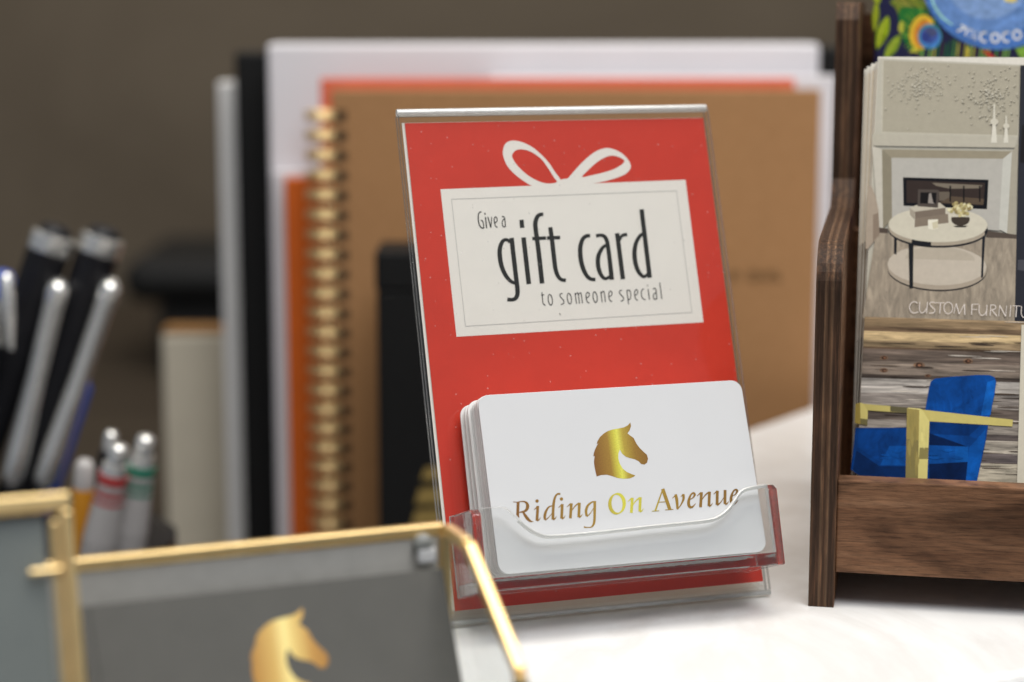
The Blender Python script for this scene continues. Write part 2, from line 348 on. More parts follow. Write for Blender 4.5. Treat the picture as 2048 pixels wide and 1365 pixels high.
def catmull(pts, closed=False, sub=5):
    n = len(pts); out = []
    if n < 3: return [tuple(p) for p in pts]
    rng = range(n) if closed else range(n - 1)
    g = (lambda i: pts[i % n]) if closed else (lambda i: pts[max(0, min(n - 1, i))])
    for i in rng:
        p0, p1, p2, p3 = g(i - 1), g(i), g(i + 1), g(i + 2)
        for k in range(sub):
            t = k/sub
            out.append(tuple(0.5*((2*b) + (c - a)*t + (2*a - 5*b + 4*c - d)*t*t + (3*b - a - 3*c + d)*t**3) for a, b, c, d in zip(p0, p1, p2, p3)))
    if not closed: out.append(tuple(pts[-1]))
    return out
class Ink:
    """Flat printed strokes and patches on a sheet: 2-D picture coordinates laid on the sheet's plane."""
    def __init__(s, p, n): s.p = V(p); s.n = V(n).normalized(); s.mb = MB(); s.z = 0.0; s.lift = 4e-5; s.step = 0.0
    def w(s, q):
        off = s.lift + s.z
        return at_p(q[0], q[1], s.p + s.n*off, s.n)
    def stroke(s, pts, wd, tf=lambda x, y: (x, y), closed=False, sub=6):
        s.z += s.step
        ws = wd if isinstance(wd, (list, tuple)) else [wd]*len(pts)
        c = catmull([(x, y, w_) for (x, y), w_ in zip(pts, ws)], closed, sub)
        n = len(c); L, R = [], []
        for i in range(n):
            a = c[(i - 1) % n] if closed else c[max(0, i - 1)]; b = c[(i + 1) % n] if closed else c[min(n - 1, i + 1)]
            tx, ty = b[0] - a[0], b[1] - a[1]; l = math.hypot(tx, ty) or 1; nx, ny = -ty/l, tx/l; h = c[i][2]/2
            L.append(s.w(tf(c[i][0] + nx*h, c[i][1] + ny*h))); R.append(s.w(tf(c[i][0] - nx*h, c[i][1] - ny*h)))
        k = s.mb.add(L); k2 = s.mb.add(R)
        for i in range(n if closed else n - 1):
            j = (i + 1) % n; s.mb.face([k + i, k + j, k2 + j, k2 + i])
    def patch(s, pts, tf=lambda x, y: (x, y), holes=(), smooth=False, col=None, sub=5):
        s.z += s.step
        if col: s.mb.col = col
        loops = [pts] + list(holes)
        if smooth: loops = [[q[:2] for q in catmull(lp, True, sub)] for lp in loops]
        lw = [[s.w(tf(*q)) for q in lp] for lp in loops]
        if len(lw) == 1 and len(pts) <= 4 and not smooth: s.mb.poly(lw[0])
        else: s.mb.tess(lw)
    def disk(s, x, y, rx, ry=None, tf=lambda x, y: (x, y), col=None, n=18, rot=0.0):
        ry = rx if ry is None else ry; c_, s_ = math.cos(rot), math.sin(rot)
        pts = []
        for i in range(n):
            a = 2*math.pi*i/n; dx, dy = rx*math.cos(a), ry*math.sin(a); pts.append((x + dx*c_ - dy*s_, y + dx*s_ + dy*c_))
        s.patch(pts, tf, col=col)
    def build(s, name, mats, parent): 
        o = s.mb.build(name, mats, parent); return o
def crop(ox, oy, sc): return lambda x, y: (ox + x*sc, oy + y*sc)

# ================================================================== THE SETTING
gb0, gb1 = at_z(1500, 855), at_z(1615, 815)          # rear edge of the counter, runs away to the right
gf0, gf1 = at_z(1955, 1365), at_z(2048, 1349)         # front edge
db = (gb1 - gb0).normalized()
df = (gf1 - gf0).normalized()
top = [gb0 - db*0.75, gb0 + db*1.2, gb0 + db*1.2 + V((0.9, -0.1, 0)), gf0 + df*1.0, gf0, gf0 - df*0.10, gf0 - df*0.32 + V((-0.03, -0.05, 0)), gf0 - df*0.6 + V((-0.25, -0.12, 0))]
mb = MB(); mb.prism(top, (0, 0, -0.03))
tag(mb.build('countertop', M['marble'], None, bevel=0.004, bseg=4), kind='structure')
mb = MB(); mb.box(-1.6, 1.6, 0.60, 2.19, -0.16, -0.13)
tag(mb.build('desk', M['desk'], None), kind='structure')
mb = MB(); mb.box(-3.0, 3.0, 2.2, 2.3, -1.1, 2.6)
tag(mb.build('wall', M['wall'], None), kind='structure')
mb = MB(); mb.box(-3.0, 3.0, -2.5, 2.2, -1.15, -1.1)
tag(mb.build('floor', M['floor'], None), kind='structure')

# ================================================================== THE SIGN HOLDER
PSI, LEAN = 0.3192, 0.3521
E1 = V((math.cos(PSI), math.sin(PSI), 0)); NH = V((math.sin(PSI), -math.cos(PSI), 0)); UP = V((0, 0, 1))
DN = NH*math.sin(LEAN) - UP*math.cos(LEAN)            # down the slope of the sign
NS = NH*math.cos(LEAN) + UP*math.sin(LEAN)            # out of its face
SO = V((-0.0336, 0.6287, CAM_Z - 0.0344))             # upper left corner of the insert
SW, SH = 0.1016, 0.1524
def sp(s, d, n=0.0): return SO + E1*s + DN*d + NS*n
def sxy(u, v, n=0.0):                                  # picture point -> (across, down) on the sign at height n
    q = at_p(u, v, sp(0, 0, n), NS) - sp(0, 0, n); return q.dot(E1), q.dot(DN)

holder = thing('sign_holder', 'slanted clear acrylic sign holder with card pocket, standing on the marble counter', 'sign holder', sp(0, SH, 0) * 1.0)
mg, mr, tk = 0.0022, 0.0013, 0.0018                                # rim beyond the insert, sheet thickness
dbot = SH + 0.0048
def sheet(n0, n1, d0, d1, face_mat, name):
    mb = MB(); o = sp(-mg, d0, n0); mb.mat(0).frame_box(o, E1*(SW + mg + mr), DN*(d1 - d0), NS*(n1 - n0))
    # the long faces are the pane, the narrow ones the sawn edge
    for i, f in enumerate(mb.f):
        a, b, c = (mb.v[j] for j in f[:3]); nn = (b - a).cross(c - b).normalized()
        mb.mi[i] = 0 if abs(nn.dot(NS)) > 0.9 else 1
    return mb.build(name, [face_mat, M['acrylic_edge']], holder)
sheet(0.0004, 0.0004 + tk, -0.0026, dbot - 0.002, M['pane'], 'front_pane')
sheet(-0.0008 - tk, -0.0008, -0.0026, dbot - 0.002, M['pane_plain'], 'back_pane')
mb = MB()                                              # folded rim along the top
r_ = (0.0012 + 2*tk)/2
mb.tube([sp(-mg, -0.0034, -0.0002), sp(SW + mr, -0.0034, -0.0002)], 0.0012, 20)
mb.build('top_rim', M['rim'], holder, smooth=False, auto=0.9)
# foot: the bend at the bottom and the plate going back under the sign
zf = 0.0004
pb = sp(0, dbot, 0.0012); 
mb = MB()
prof = []
c0 = sp(0, dbot - 0.0019, 0.0004 + tk); 
front = sp(0, dbot - 0.0019, 0.0004 + tk + 0.0)
def hv(p): return V((p.x, p.y, 0))
fb = hv(front) + UP*zf
mb.prism([front, fb + NH*0.0006, fb - NH*0.075, fb - NH*0.075 + UP*0.002, fb - NH*0.0030 + UP*0.0022, sp(0, dbot - 0.0019, -0.0008 - tk)], E1*(SW + mg + mr))
for i in range(len(mb.v)): mb.v[i] = mb.v[i] - E1*mg
mb.build('foot_plate', M['pane_plain'], holder, bevel=0.0005)
mb = MB(); mb.tube([sp(-mg, dbot - 0.0012, 0.0014), sp(SW + mr, dbot - 0.0012, 0.0014)], 0.0007, 12); mb.build('foot_bend', M['rim'], holder, smooth=True)

# pocket for the cards
NF = 0.0262                                            # front face of the pocket above the insert plane
PT = 0.0023
outline = [(961, 1017), (1000, 1014), (1016, 1018), (1034, 1034), (1056, 1054), (1082, 1068), (1110, 1071), (1200, 1063), (1310, 1051), (1408, 1041), (1436, 1034), (1458, 1018), (1473, 997), (1484, 982), (1500, 975), (1535, 969)]
o2 = [sxy(u, v, NF) for u, v in outline]
sL, sR = o2[0][0], sxy(1553, 985, NF)[0]
dB = sxy(1550, 1104, NF)[1]
sRi = o2[-1][0]
curve = [q[:2] for q in catmull(o2, False, 4)]
poly = [(s, d) for s, d in curve] + [(sRi, dB), (sL, dB)]
mb = MB(); mb.prism([sp(s, d, NF) for s, d in poly], -NS*PT)
for i, f in enumerate(mb.f):
    a, b, c = (mb.v[j] for j in f[:3]); nn = (b - a).cross(c - b).normalized(); mb.mi[i] = 0 if abs(nn.dot(NS)) > 0.9 else 1
PFRONT = mb.build('pocket_front', [M['pane_plain'], M['rim']], holder, bevel=0.0006, bseg=3)
cv3 = [sp(s, d + 0.0003, NF - PT/2 + 0.0001) for s, d in curve if s > o2[3][0]]
mb = MB(); mb.tube(cv3, 0.0006, 12); mb.build('pocket_lip', M['rim'], PFRONT, smooth=True)
nb = 0.0004 + tk + 0.00003
dT = o2[0][1]
for (s0, s1, dt) in ((sL - 0.0030, sL - 0.00003, dT), (sRi + 0.00003, sRi + 0.0030, o2[-1][1])):
    mb = MB(); mb.prism([sp(s0, dt + 0.0016, NF), sp(s0, dt, NF - 0.0022), sp(s0, dt - 0.0006, nb), sp(s0, dB + 0.0040, nb), sp(s0, dB + 0.0040, NF - 0.001)], E1*(s1 - s0))
    mb.build('pocket_side', M['acrylic'], holder, bevel=0.0004, bseg=2)
mb = MB(); mb.frame_box(sp(sL + 0.00003, dB + 0.00006, nb), E1*(sRi - sL - 0.00006), DN*0.0039, NS*(NF - nb - 0.0002))
mb.build('pocket_floor', M['acrylic'], holder, bevel=0.0004)

# insert: the printed sheet between the panes
insert = thing('gift_card_sign', 'red paper sign with a white present reading Give a gift card to someone special', 'sign', sp(0, SH, 0), (E1, -DN, NS))
mb = MB(); mb.mat(0).frame_box(sp(0, 0, -0.0004), E1*SW, DN*SH, NS*0.0004)
for i, f in enumerate(mb.f):
    a, b, c = (mb.v[j] for j in f[:3]); nn = (b - a).cross(c - b).normalized()
    cen = sum((mb.v[j] for j in f), V())/4
    mb.mi[i] = 0 if (abs(nn.dot(NS)) > 0.9 and (cen - sp(0, 0, -0.0002)).dot(NS) > 0) else 1
mb.build('paper_sheet', [M['red_print'], M['paper_white']], insert)
mb = MB(); mb.frame_box(sp(-0.0008, -0.0002, -0.00075), E1*(SW + 0.0004), DN*SH, NS*0.0003)
mb.build('backing_paper', M['paper_white'], insert)
ik = Ink(sp(0, 0, 0.00003), NS); ik.lift = 0; ik.step = 0.000002
ik.patch([(881, 379), (1371, 360), (1407, 645), (913, 674)])
t = crop(980, 260, 0.15137)
ik.patch([(560, 740), (450, 680), (330, 590), (230, 480), (182, 370), (170, 290), (195, 195), (260, 150), (340, 145), (440, 170), (560, 230), (680, 330), (780, 440), (860, 560), (935, 664), (930, 730), (760, 760)], t,
         [[(885, 690), (800, 710), (700, 700), (570, 645), (460, 570), (360, 470), (303, 385), (294, 330), (330, 280), (400, 258), (500, 275), (600, 325), (690, 400), (770, 510), (845, 630)]], True)
ik.patch([(900, 690), (935, 662), (985, 648), (1030, 640), (1100, 560), (1200, 450), (1320, 340), (1430, 270), (1540, 242), (1640, 260), (1740, 310), (1820, 390), (1860, 470), (1845, 530), (1780, 590), (1660, 640), (1500, 685), (1340, 712), (1240, 740), (1000, 760), (900, 750)], t,
         [[(1217, 625), (1290, 540), (1400, 440), (1500, 375), (1600, 342), (1690, 355), (1765, 395), (1775, 420), (1740, 460), (1640, 520), (1500, 565), (1350, 600)]], True)
ik.build('present_print', M['paper_white'], insert)
ik = Ink(sp(0, 0, 0.00008), NS); ik.lift = 0; ik.step = 0.000001
for a, b in (((903, 399), (1353, 382)), ((1353, 382), (1384, 625)), ((1384, 625), (931, 653)), ((931, 653), (903, 399))):
    ik.stroke([a, b], 1.1)
ik.build('border_line', M['ink_grey'], insert)
ik = Ink(sp(0, 0, 0.00009), NS); ik.lift = 0; ik.step = 0.000001
t = crop(980, 400, 0.16114)
ik.stroke([(247, 530), (225, 505), (195, 495), (158, 515), (130, 575), (120, 650), (130, 760), (157, 860), (203, 950), (257, 1010), (318, 1038)], [30, 38, 40, 46, 53, 57, 57, 54, 50, 44, 38], t)
ik.stroke([(268, 473), (285, 630), (308, 830), (328, 1000), (341, 1110), (339, 1180), (315, 1224), (272, 1240), (215, 1236)], [57, 57, 57, 57, 57, 54, 50, 44, 48], t)
ik.stroke([(391, 249), (400, 348)], 54, t); ik.stroke([(416, 467), (482, 1046)], 58, t)
ik.stroke([(662, 181), (622, 184), (585, 215), (563, 290), (569, 380), (585, 500), (610, 700), (647, 1038)], [44, 46, 52, 57, 57, 57, 58, 58], t)
ik.stroke([(525, 482), (697, 474)], 42, t)
ik.stroke([(748, 340), (770, 500), (795, 720), (812, 850), (838, 935), (882, 988), (943, 1000)], [52, 55, 56, 54, 50, 44, 44], t); ik.stroke([(708, 475), (871, 468)], 44, t)
t = crop(1140, 400, 0.16116)
ik.stroke([(250, 446), (203, 450), (158, 488), (131, 570), (127, 660), (140, 770), (170, 870), (215, 950), (265, 985), (317, 988)], [42, 46, 50, 56, 57, 57, 54, 48, 44, 42], t)
ik.stroke([(323, 449), (380, 439), (430, 457), (460, 515), (470, 575), (490, 720), (519, 992)], [44, 40, 46, 50, 52, 54, 56], t)
ik.stroke([(462, 555), (405, 595), (358, 680), (346, 770), (360, 870), (398, 950), (445, 978), (495, 950)], [34, 44, 52, 56, 54, 46, 40, 34], t)
ik.stroke([(585, 415), (657, 985)], 56, t); ik.stroke([(608, 520), (632, 462), (664, 438), (709, 430)], [30, 38, 42, 44], t)
ik.stroke([(888, 118), (990, 967)], 56, t)
ik.stroke([(930, 412), (872, 446), (822, 530), (801, 640), (808, 760), (840, 870), (885, 935), (925, 952), (972, 915)], [34, 44, 50, 56, 56, 52, 44, 40, 34], t)
t = crop(940, 410, 0.043945)
ik.stroke([(520, 325), (455, 335), (395, 410), (375, 550), (380, 700), (410, 860), (470, 990), (550, 1055), (640, 1055)], 50, t)
ik.stroke([(628, 1055), (608, 850), (570, 740), (490, 698)], 46, t)
ik.stroke([(676, 370), (690, 444)], 60, t); ik.stroke([(705, 560), (758, 1062)], 54, t)
ik.stroke([(810, 550), (948, 1035)], 50, t); ik.stroke([(987, 555), (952, 1035)], 40, t)
ik.stroke([(1130, 825), (1200, 780), (1238, 700), (1215, 590), (1160, 552), (1110, 610), (1100, 720), (1125, 850), (1170, 970), (1255, 1030)], 44, t)
ik.stroke([(1450, 545), (1520, 535), (1575, 590), (1590, 700), (1615, 1000)], 46, t); ik.stroke([(1582, 640), (1500, 690), (1465, 800), (1480, 930), (1545, 1008), (1612, 970)], 42, t)
t = crop(1070, 560, 0.13184)
def el(cx, cy, rx, ry, sl=0.12, n=14): return [(cx + rx*math.cos(2*math.pi*i/n) + sl*ry*math.sin(2*math.pi*i/n), cy + ry*math.sin(2*math.pi*i/n)) for i in range(n)]
b = 13
for q in ([(105, 188), (115, 300), (125, 360), (158, 388)], [(92, 231), (140, 227)], [(418, 208), (385, 215), (380, 245), (405, 280), (435, 315), (435, 355), (392, 378)],
          [(608, 200), (630, 362)], [(614, 225), (638, 200), (656, 218), (675, 360)], [(660, 225), (685, 198), (702, 218), (720, 357)],
          [(778, 275), (815, 255), (825, 215), (800, 190), (775, 225), (780, 300), (800, 340), (828, 352)], [(998, 178), (1020, 340)], [(1005, 205), (1030, 176), (1050, 192), (1068, 335)],
          [(1122, 255), (1160, 235), (1168, 195), (1145, 170), (1120, 205), (1125, 280), (1145, 320), (1170, 330)], [(1322, 160), (1290, 165), (1282, 195), (1310, 235), (1342, 270), (1338, 310), (1300, 325)],
          [(1393, 153), (1420, 372)], [(1398, 165), (1430, 157), (1452, 200), (1450, 270), (1428, 300), (1408, 292)], [(1513, 235), (1550, 215), (1560, 175), (1538, 148), (1512, 185), (1518, 260), (1538, 300), (1562, 310)],
          [(1652, 140), (1622, 155), (1614, 215), (1630, 275), (1674, 302)], [(1706, 76), (1710, 98)], [(1715, 138), (1738, 300)], [(1790, 137), (1820, 130), (1836, 160), (1850, 295)], [(1840, 198), (1805, 215), (1795, 255), (1815, 295), (1846, 285)], [(1893, 42), (1925, 290)]):
    ik.stroke(q, b, t)
for cx_, cy_ in ((232, 302), (522, 285), (912, 262)): ik.stroke(el(cx_, cy_, 31, 80), b, t, True)
ik.stroke([(372, 505), (388, 536)], 9, t)
ik.build('lettering', M['ink_black'], insert)

# ================================================================== THE GIFT CARDS
CW, CH, CT = 0.0856, 0.054, 0.00076
C3 = V((-0.0037, 0.5649, CAM_Z - 0.1623))             # lower left corner of the front card
PSC = 0.309; CE1 = V((math.cos(PSC), math.sin(PSC), 0)); CNH = V((math.sin(PSC), -math.cos(PSC), 0))
def card_axes(lean, psi=PSC):
    e = V((math.cos(psi), math.sin(psi), 0)); nh = V((math.sin(psi), -math.cos(psi), 0))
    up = -(nh*math.sin(lean) - UP*math.cos(lean)); nn = nh*math.cos(lean) + UP*math.sin(lean)
    return e, up, nn
def rrect(w, h, r, n=7):
    pts = []
    for cx_, cy_, a0 in ((w - r, r, -90), (w - r, h - r, 0), (r, h - r, 90), (r, r, 180)):
        for i in range(n + 1):
            a = math.radians(a0 + 90*i/n); pts.append((cx_ + r*math.cos(a), cy_ + r*math.sin(a)))
    return pts
def card_mesh(): 
    mb = MB(); mb.prism([V((x, y, 0)) for x, y in rrect(CW, CH, 0.0034)], (0, 0, -CT)); return mb
ax = card_axes(0.42)
front = thing('gift_card', 'front white gift card with gold horse head and gold words Riding On Avenue', 'gift card', C3, ax, 'gift cards in the pocket')
mb = card_mesh(); mb.v = [ROOTM[front.name] @ p for p in mb.v]
mb.build('card_body', M['white_plastic'], front, bevel=0.00012)
CN = ax[2]
BR, OL, YE = (0.215, 0.092, 0.016, 1), (0.36, 0.225, 0.035, 1), (0.66, 0.62, 0.07, 1)
def card_x(u, v): return (at_p(u, v, C3, CN) - C3).dot(ax[0])
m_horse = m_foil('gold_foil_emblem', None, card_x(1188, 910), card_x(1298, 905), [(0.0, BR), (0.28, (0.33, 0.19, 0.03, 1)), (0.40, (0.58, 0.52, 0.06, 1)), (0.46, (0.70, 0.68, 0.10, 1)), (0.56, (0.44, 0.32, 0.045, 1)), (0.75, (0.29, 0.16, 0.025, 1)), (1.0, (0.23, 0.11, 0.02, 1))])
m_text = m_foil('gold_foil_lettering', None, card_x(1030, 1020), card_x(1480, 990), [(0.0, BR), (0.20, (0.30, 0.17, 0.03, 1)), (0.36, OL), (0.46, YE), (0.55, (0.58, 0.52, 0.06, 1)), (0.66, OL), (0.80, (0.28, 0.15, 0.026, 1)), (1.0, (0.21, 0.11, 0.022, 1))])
HORSE = [(1063, 317), (1067, 335), (1060, 356), (1049, 372), (1064, 384), (1080, 395), (1095, 425), (1110, 445), (1130, 465), (1147, 480), (1153, 500), (1148, 520), (1135, 530), (1118, 527), (1105, 513), (1085, 503), (1060, 497), (1040, 490), (1022, 475), (1010, 454), (1003, 475), (1003, 500), (1010, 525), (1025, 550), (1045, 567), (1070, 578), (1089, 585), (1080, 592), (1060, 600), (1030, 602), (1000, 598), (970, 588), (945, 581), (915, 583), (893, 590), (888, 570), (882, 540), (879, 515), (883, 486), (876, 488), (878, 475), (884, 455), (893, 436), (902, 421), (893, 428), (897, 412), (910, 390), (930, 372), (950, 360), (975, 352), (1000, 348), (1030, 342), (1050, 332)]
ik = Ink(C3, CN); ik.lift = 0.00003
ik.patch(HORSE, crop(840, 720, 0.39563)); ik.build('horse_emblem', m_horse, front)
ik = Ink(C3, CN); ik.lift = 0.00003; ik.step = 0.000001
t = crop(1010, 960, 0.12695)
st = ik.stroke
def dot(x, y, r): ik.disk(x, y, r, tf=t)
def tail(x, y): st([(x, y), (x + 30, y - 18), (x + 57, y - 55)], [26, 18, 5], t)
def lead(x, y): st([(x, y), (x + 60, y - 55)], [8, 22], t)
def letter_n(x, y):      # x, y: head of the first stem
    lead(x - 70, y + 60); st([(x, y), (x - 15, y + 237)], 44, t); st([(x - 5, y + 140), (x + 45, y + 62), (x + 95, y + 14), (x + 128, y + 2)], [10, 16, 22, 32], t)
    st([(x + 127, y - 8), (x + 117, y + 218)], 44, t); tail(x + 120, y + 224)
st([(207, 350), (200, 560)], 46, t); st([(178, 540), (205, 565), (225, 602)], [8, 30, 4], t); st([(128, 350), (190, 353)], 12, t)
st([(200, 352), (285, 342), (342, 368), (356, 430), (320, 490), (225, 514)], [16, 20, 40, 52, 38, 16], t); st([(285, 510), (345, 600), (400, 652), (448, 658)], [30, 50, 32, 5], t)
dot(505, 335, 27); lead(457, 474); st([(516, 412), (510, 540), (503, 645)], 44, t); tail(506, 648)
st([(745, 410), (690, 430), (645, 500), (626, 575), (630, 632)], [16, 24, 38, 44, 30], t); st([(632, 638), (690, 590), (742, 525)], [20, 13, 9], t)
st([(872, 224), (825, 226), (787, 280), (766, 380), (758, 500), (755, 626)], [30, 28, 34, 42, 44, 44], t); tail(757, 630)
dot(890, 303, 27); lead(842, 440); st([(902, 383), (892, 612)], 44, t); tail(895, 617)
letter_n(1045, 370)
st([(1436, 345), (1370, 352), (1303, 410), (1277, 490), (1286, 572)], [18, 22, 36, 42, 34], t); st([(1290, 580), (1350, 520), (1398, 440)], [20, 13, 9], t)
st([(1415, 335), (1413, 480), (1410, 620), (1396, 700), (1357, 745), (1300, 750), (1244, 745)], [42, 42, 40, 36, 18, 14, 26], t)
n_ = 28; st([(1765 + 113*math.cos(2*math.pi*i/n_), 377 - 155*math.sin(2*math.pi*i/n_)) for i in range(n_)], [16 + 40*abs(math.cos(2*math.pi*i/n_ - 0.35)) for i in range(n_)], t, True, 3)
t = crop(1250, 950, 0.12695)
letter_n(115, 362)
st([(592, 235), (478, 566)], [18, 28], t); st([(594, 222), (708, 550)], 54, t); st([(528, 432), (652, 425)], 12, t); st([(424, 573), (540, 567)], 12, t); st([(634, 554), (763, 545)], 12, t)
lead(745, 372); st([(797, 308), (817, 400), (828, 540)], [40, 46, 34], t); st([(826, 548), (882, 470), (922, 380), (918, 305)], [10, 20, 36, 40], t); st([(920, 308), (880, 345)], [20, 8], t)
def letter_e(x, y): st([(x + 5, y), (x + 65, y - 33), (x + 95, y - 80), (x + 75, y - 110), (x + 32, y - 76), (x + 3, y + 5), (x, y + 65), (x + 18, y + 108), (x + 58, y + 110), (x + 113, y + 55)], [10, 18, 36, 28, 26, 42, 46, 42, 28, 6], t)
letter_e(1003, 396)
letter_n(1205, 275)
lead(1395, 307); st([(1456, 252), (1450, 472)], 44, t); st([(1452, 482), (1510, 430), (1562, 350)], [30, 15, 10], t); st([(1577, 240), (1575, 460)], 44, t); tail(1580, 470)
letter_e(1672, 342)
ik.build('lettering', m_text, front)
# the cards behind it, fanned back to the sign
q3 = C3 - sp(0, 0, 0); s3, d3, n3 = q3.dot(E1), q3.dot(DN), q3.dot(NS)
NCARD = 19
proto = None
jit = [0, -.1, .1, 0.0, .15, .1, -.1, .2, -.2, -1.5, .2, -.1, .1, -1.7, .2, -.1, -2.6, .1, -.2]
for k in range(1, NCARD):
    f = k/(NCARD - 1)
    nn = n3 - 0.0009 + (0.0031 - n3 + 0.0009)*f
    if k < 4: nn += 0.0003
    lean = 0.42 + (0.358 - 0.42)*f
    a = card_axes(lean)
    loc = sp(s3 + 0.0001*jit[k]*6 - 0.0002*f, d3 + 0.0010*f + random.uniform(-0.0003, 0.0003), nn)
    m = Matrix.Translation(loc) @ Matrix(a).transposed().to_4x4()
    if proto is None:
        mb = card_mesh(); proto = mb.build('gift_card', M['card_edge'], None, bevel=0.00012); c = proto
        tag(c, 'plain white gift card in the stack behind the front card with the horse', 'gift card', 'gift cards behind the front one')
    else:
        c = proto.copy(); COL.objects.link(c)
    c.matrix_world = m

# ================================================================== WOODEN BROCHURE STAND
YW = 0.199
A1 = V((math.cos(YW), -math.sin(YW), 0)); A2 = V((math.sin(YW), math.cos(YW), 0))
SB = at_z(1616, 1213)
def wp(s, e, z): return SB + A1*s + A2*e + UP*z
def w_front(u, v, e=0.0):
    q = at_p(u, v, wp(0, e, 0), A2) - SB; return q.dot(A1), q.z
stand = thing('brochure_stand', 'dark stained plywood brochure stand with stepped sides on the counter', 'brochure stand', SB, (A1, A2, UP))
z_step = w_front(1640, 488)[1]; z_top = at_p(1700, 4, wp(0, 0.098, 0), A2).z
TH = 0.0079
prof = [(0, 0.0), (0, z_step - 0.014)]
for i in range(1, 9):
    a = math.radians(90*i/8); prof.append((0.014 - 0.014*math.cos(a), z_step - 0.014 + 0.014*math.sin(a)))
prof += [(0.084, z_step + 0.003), (0.091, z_step + 0.006), (0.095, z_step + 0.012), (0.096, z_top - 0.006), (0.099, z_top - 0.001), (0.104, z_top), (0.165, z_top), (0.172, z_top - 0.006), (0.172, 0.0)]
def side(s0):
    mb = MB(); mb.prism([wp(s0, e, z) for e, z in prof], A1*TH)
    for i, f in enumerate(mb.f):
        a, b, c = (mb.v[j] for j in f[:3]); nn = (b - a).cross(c - b).normalized(); mb.mi[i] = 1 if abs(nn.dot(A1)) > 0.9 else 0
    return mb.build('side_panel', [M['plyedge'], M['wood']], stand, bevel=0.0009, bseg=3)
SWD = 0.170
side(0); side(SWD - TH)
zf0, zf1 = w_front(1671, 1145, 0.0012)[1], w_front(1674, 960.5, 0.0012)[1]
mb = MB(); mb.frame_box(wp(TH + 0.00005, 0.0012, zf0), A1*(SWD - 2*TH - 0.0001), A2*0.0078, UP*(zf1 - zf0))
mb.build('front_panel', M['wood'], stand, bevel=0.0005)
mb = MB(); mb.frame_box(wp(TH + 0.00005, 0.0092, zf0 + 0.0005), A1*(SWD - 2*TH - 0.0001), A2*0.150, UP*0.006)
mb.build('shelf', M['wood'], stand)
mb = MB(); mb.frame_box(wp(TH + 0.00005, 0.094, zf0 + 0.0068), A1*(SWD - 2*TH - 0.0001), A2*0.006, UP*(z_step - zf0 - 0.012))
mb.build('divider', M['wood'], stand, bevel=0.0005)
mb = MB(); mb.frame_box(wp(TH + 0.00005, 0.160, 0.012), A1*(SWD - 2*TH - 0.0001), A2*0.006, UP*(z_top - 0.016))
mb.build('back_panel', M['wood'], stand)
mb = MB(); mb.frame_box(wp(-0.0006, 0.012, 0.030), A1*0.0005, A2*0.016, UP*0.016)
tag(mb.build('sticker', M['teal_sticker'], stand), 'small teal sticker on the outer side')

# ---- brochures
LB = 0.30
BN = (-A2*math.cos(LB) + UP*math.sin(LB)); BU = (A2*math.sin(LB) + UP*math.cos(LB))
BP = wp(0.014, 0.0125, zf0 + 0.0072)
def bpt(u, v, n=0.0): return at_p(u, v, BP + BN*n, BN)
def bx(u, v):
    q = bpt(u, v) - BP; return q.dot(A1), q.dot(BU)
b_l = bx(1712, 950); b_t = bx(1756, 114)
BWD, BHT = 0.108, b_t[1]
left0 = min(b_l[0], b_t[0])
def brochure(off, n0, h, th, label, group=None):
    br = thing('brochure', label, 'brochure', BP + BN*n0, (A1, BU, BN), group)
    s_b = bx(1708, 1050)[0] + off*0.35; s_t = b_t[0] + off
    mb = MB(); P = [BP + A1*s_b, BP + A1*(s_b + BWD), BP + A1*(s_t + BWD) + BU*h, BP + A1*s_t + BU*h]
    mb.prism([p + BN*n0 for p in P], -BN*th)
    mb.build('booklet', M['page_edge'], br)
    if n0 < -0.001:
        ik = Ink(BP + BN*n0, BN); ik.lift = 0.00004; H = h
        for f0, f1, c in ((0.985, 0.62, (196, 184, 164)), (0.62, 0.42, (128, 116, 102)), (0.42, 0.28, (66, 56, 48)), (0.28, 0.22, (104, 96, 54)), (0.22, 0.02, (6, 34, 84))):
            q = lambda f, s: BP + BN*(n0 + 0.00004) + BU*(h*f) + A1*(s_b + (s_t - s_b)*f + s)
            ik.mb.col = rgb(*c, E=0.8); ik.mb.poly([q(f0, 0.0003), q(f0, BWD - 0.0003), q(f1, BWD - 0.0003), q(f1, 0.0003)])
        ik.build('cover_photo', M['print'], br)
    return br
br = brochure(0, 0.0, BHT, 0.0016, 'front brochure reading CUSTOM FURNITU with round table and blue armchair, in wooden stand', 'brochures in the stand')
def px(c, E=0.98): return rgb(*c, E=E)
ik = Ink(BP, BN); ik.lift = 0.00004; ik.step = 0.000002
P = lambda pts, c, **k: ik.patch(pts, col=px(c), **k)
P([(1757, 117), (2062, 131), (2062, 700), (1727, 690)], (186, 181, 166))                     # room wall
P([(1766, 121), (2041, 133), (2036, 272), (1764, 264)], (170, 163, 145))                      # relief panel
for a, b in (((1766, 121), (1764, 265)), ((1764, 265), (2036, 272)), ((2036, 272), (2041, 133))):
    ik.mb.col = px((196, 190, 172)); ik.stroke([a, b], 1.6)
ik.step = 0.0000004
DOTS = []
for (cx_, cy_) in ((1838, 172), (1979, 190)):
    for i in range(190):
        r = abs(random.gauss(0, 1))*34 + 3; a = random.uniform(0, 6.283); x, y = cx_ + r*math.cos(a)*1.15, cy_ + r*math.sin(a)
        if not (1768 < x < 2036 and 128 < y < 262): continue
        q = random.uniform(1.3, 2.0); DOTS.append((x, y, q))
for x, y, q in DOTS: ik.disk(x + 0.8, y + 0.8, q, col=px((146, 138, 119)), n=6)
for x, y, q in DOTS: ik.disk(x - 0.2, y - 0.2, q*0.85, col=px((198, 192, 175)), n=6)
ik.step = 0.000002
P([(1745, 268), (2036, 276), (2030, 296), (1745, 292)], (184, 178, 162))
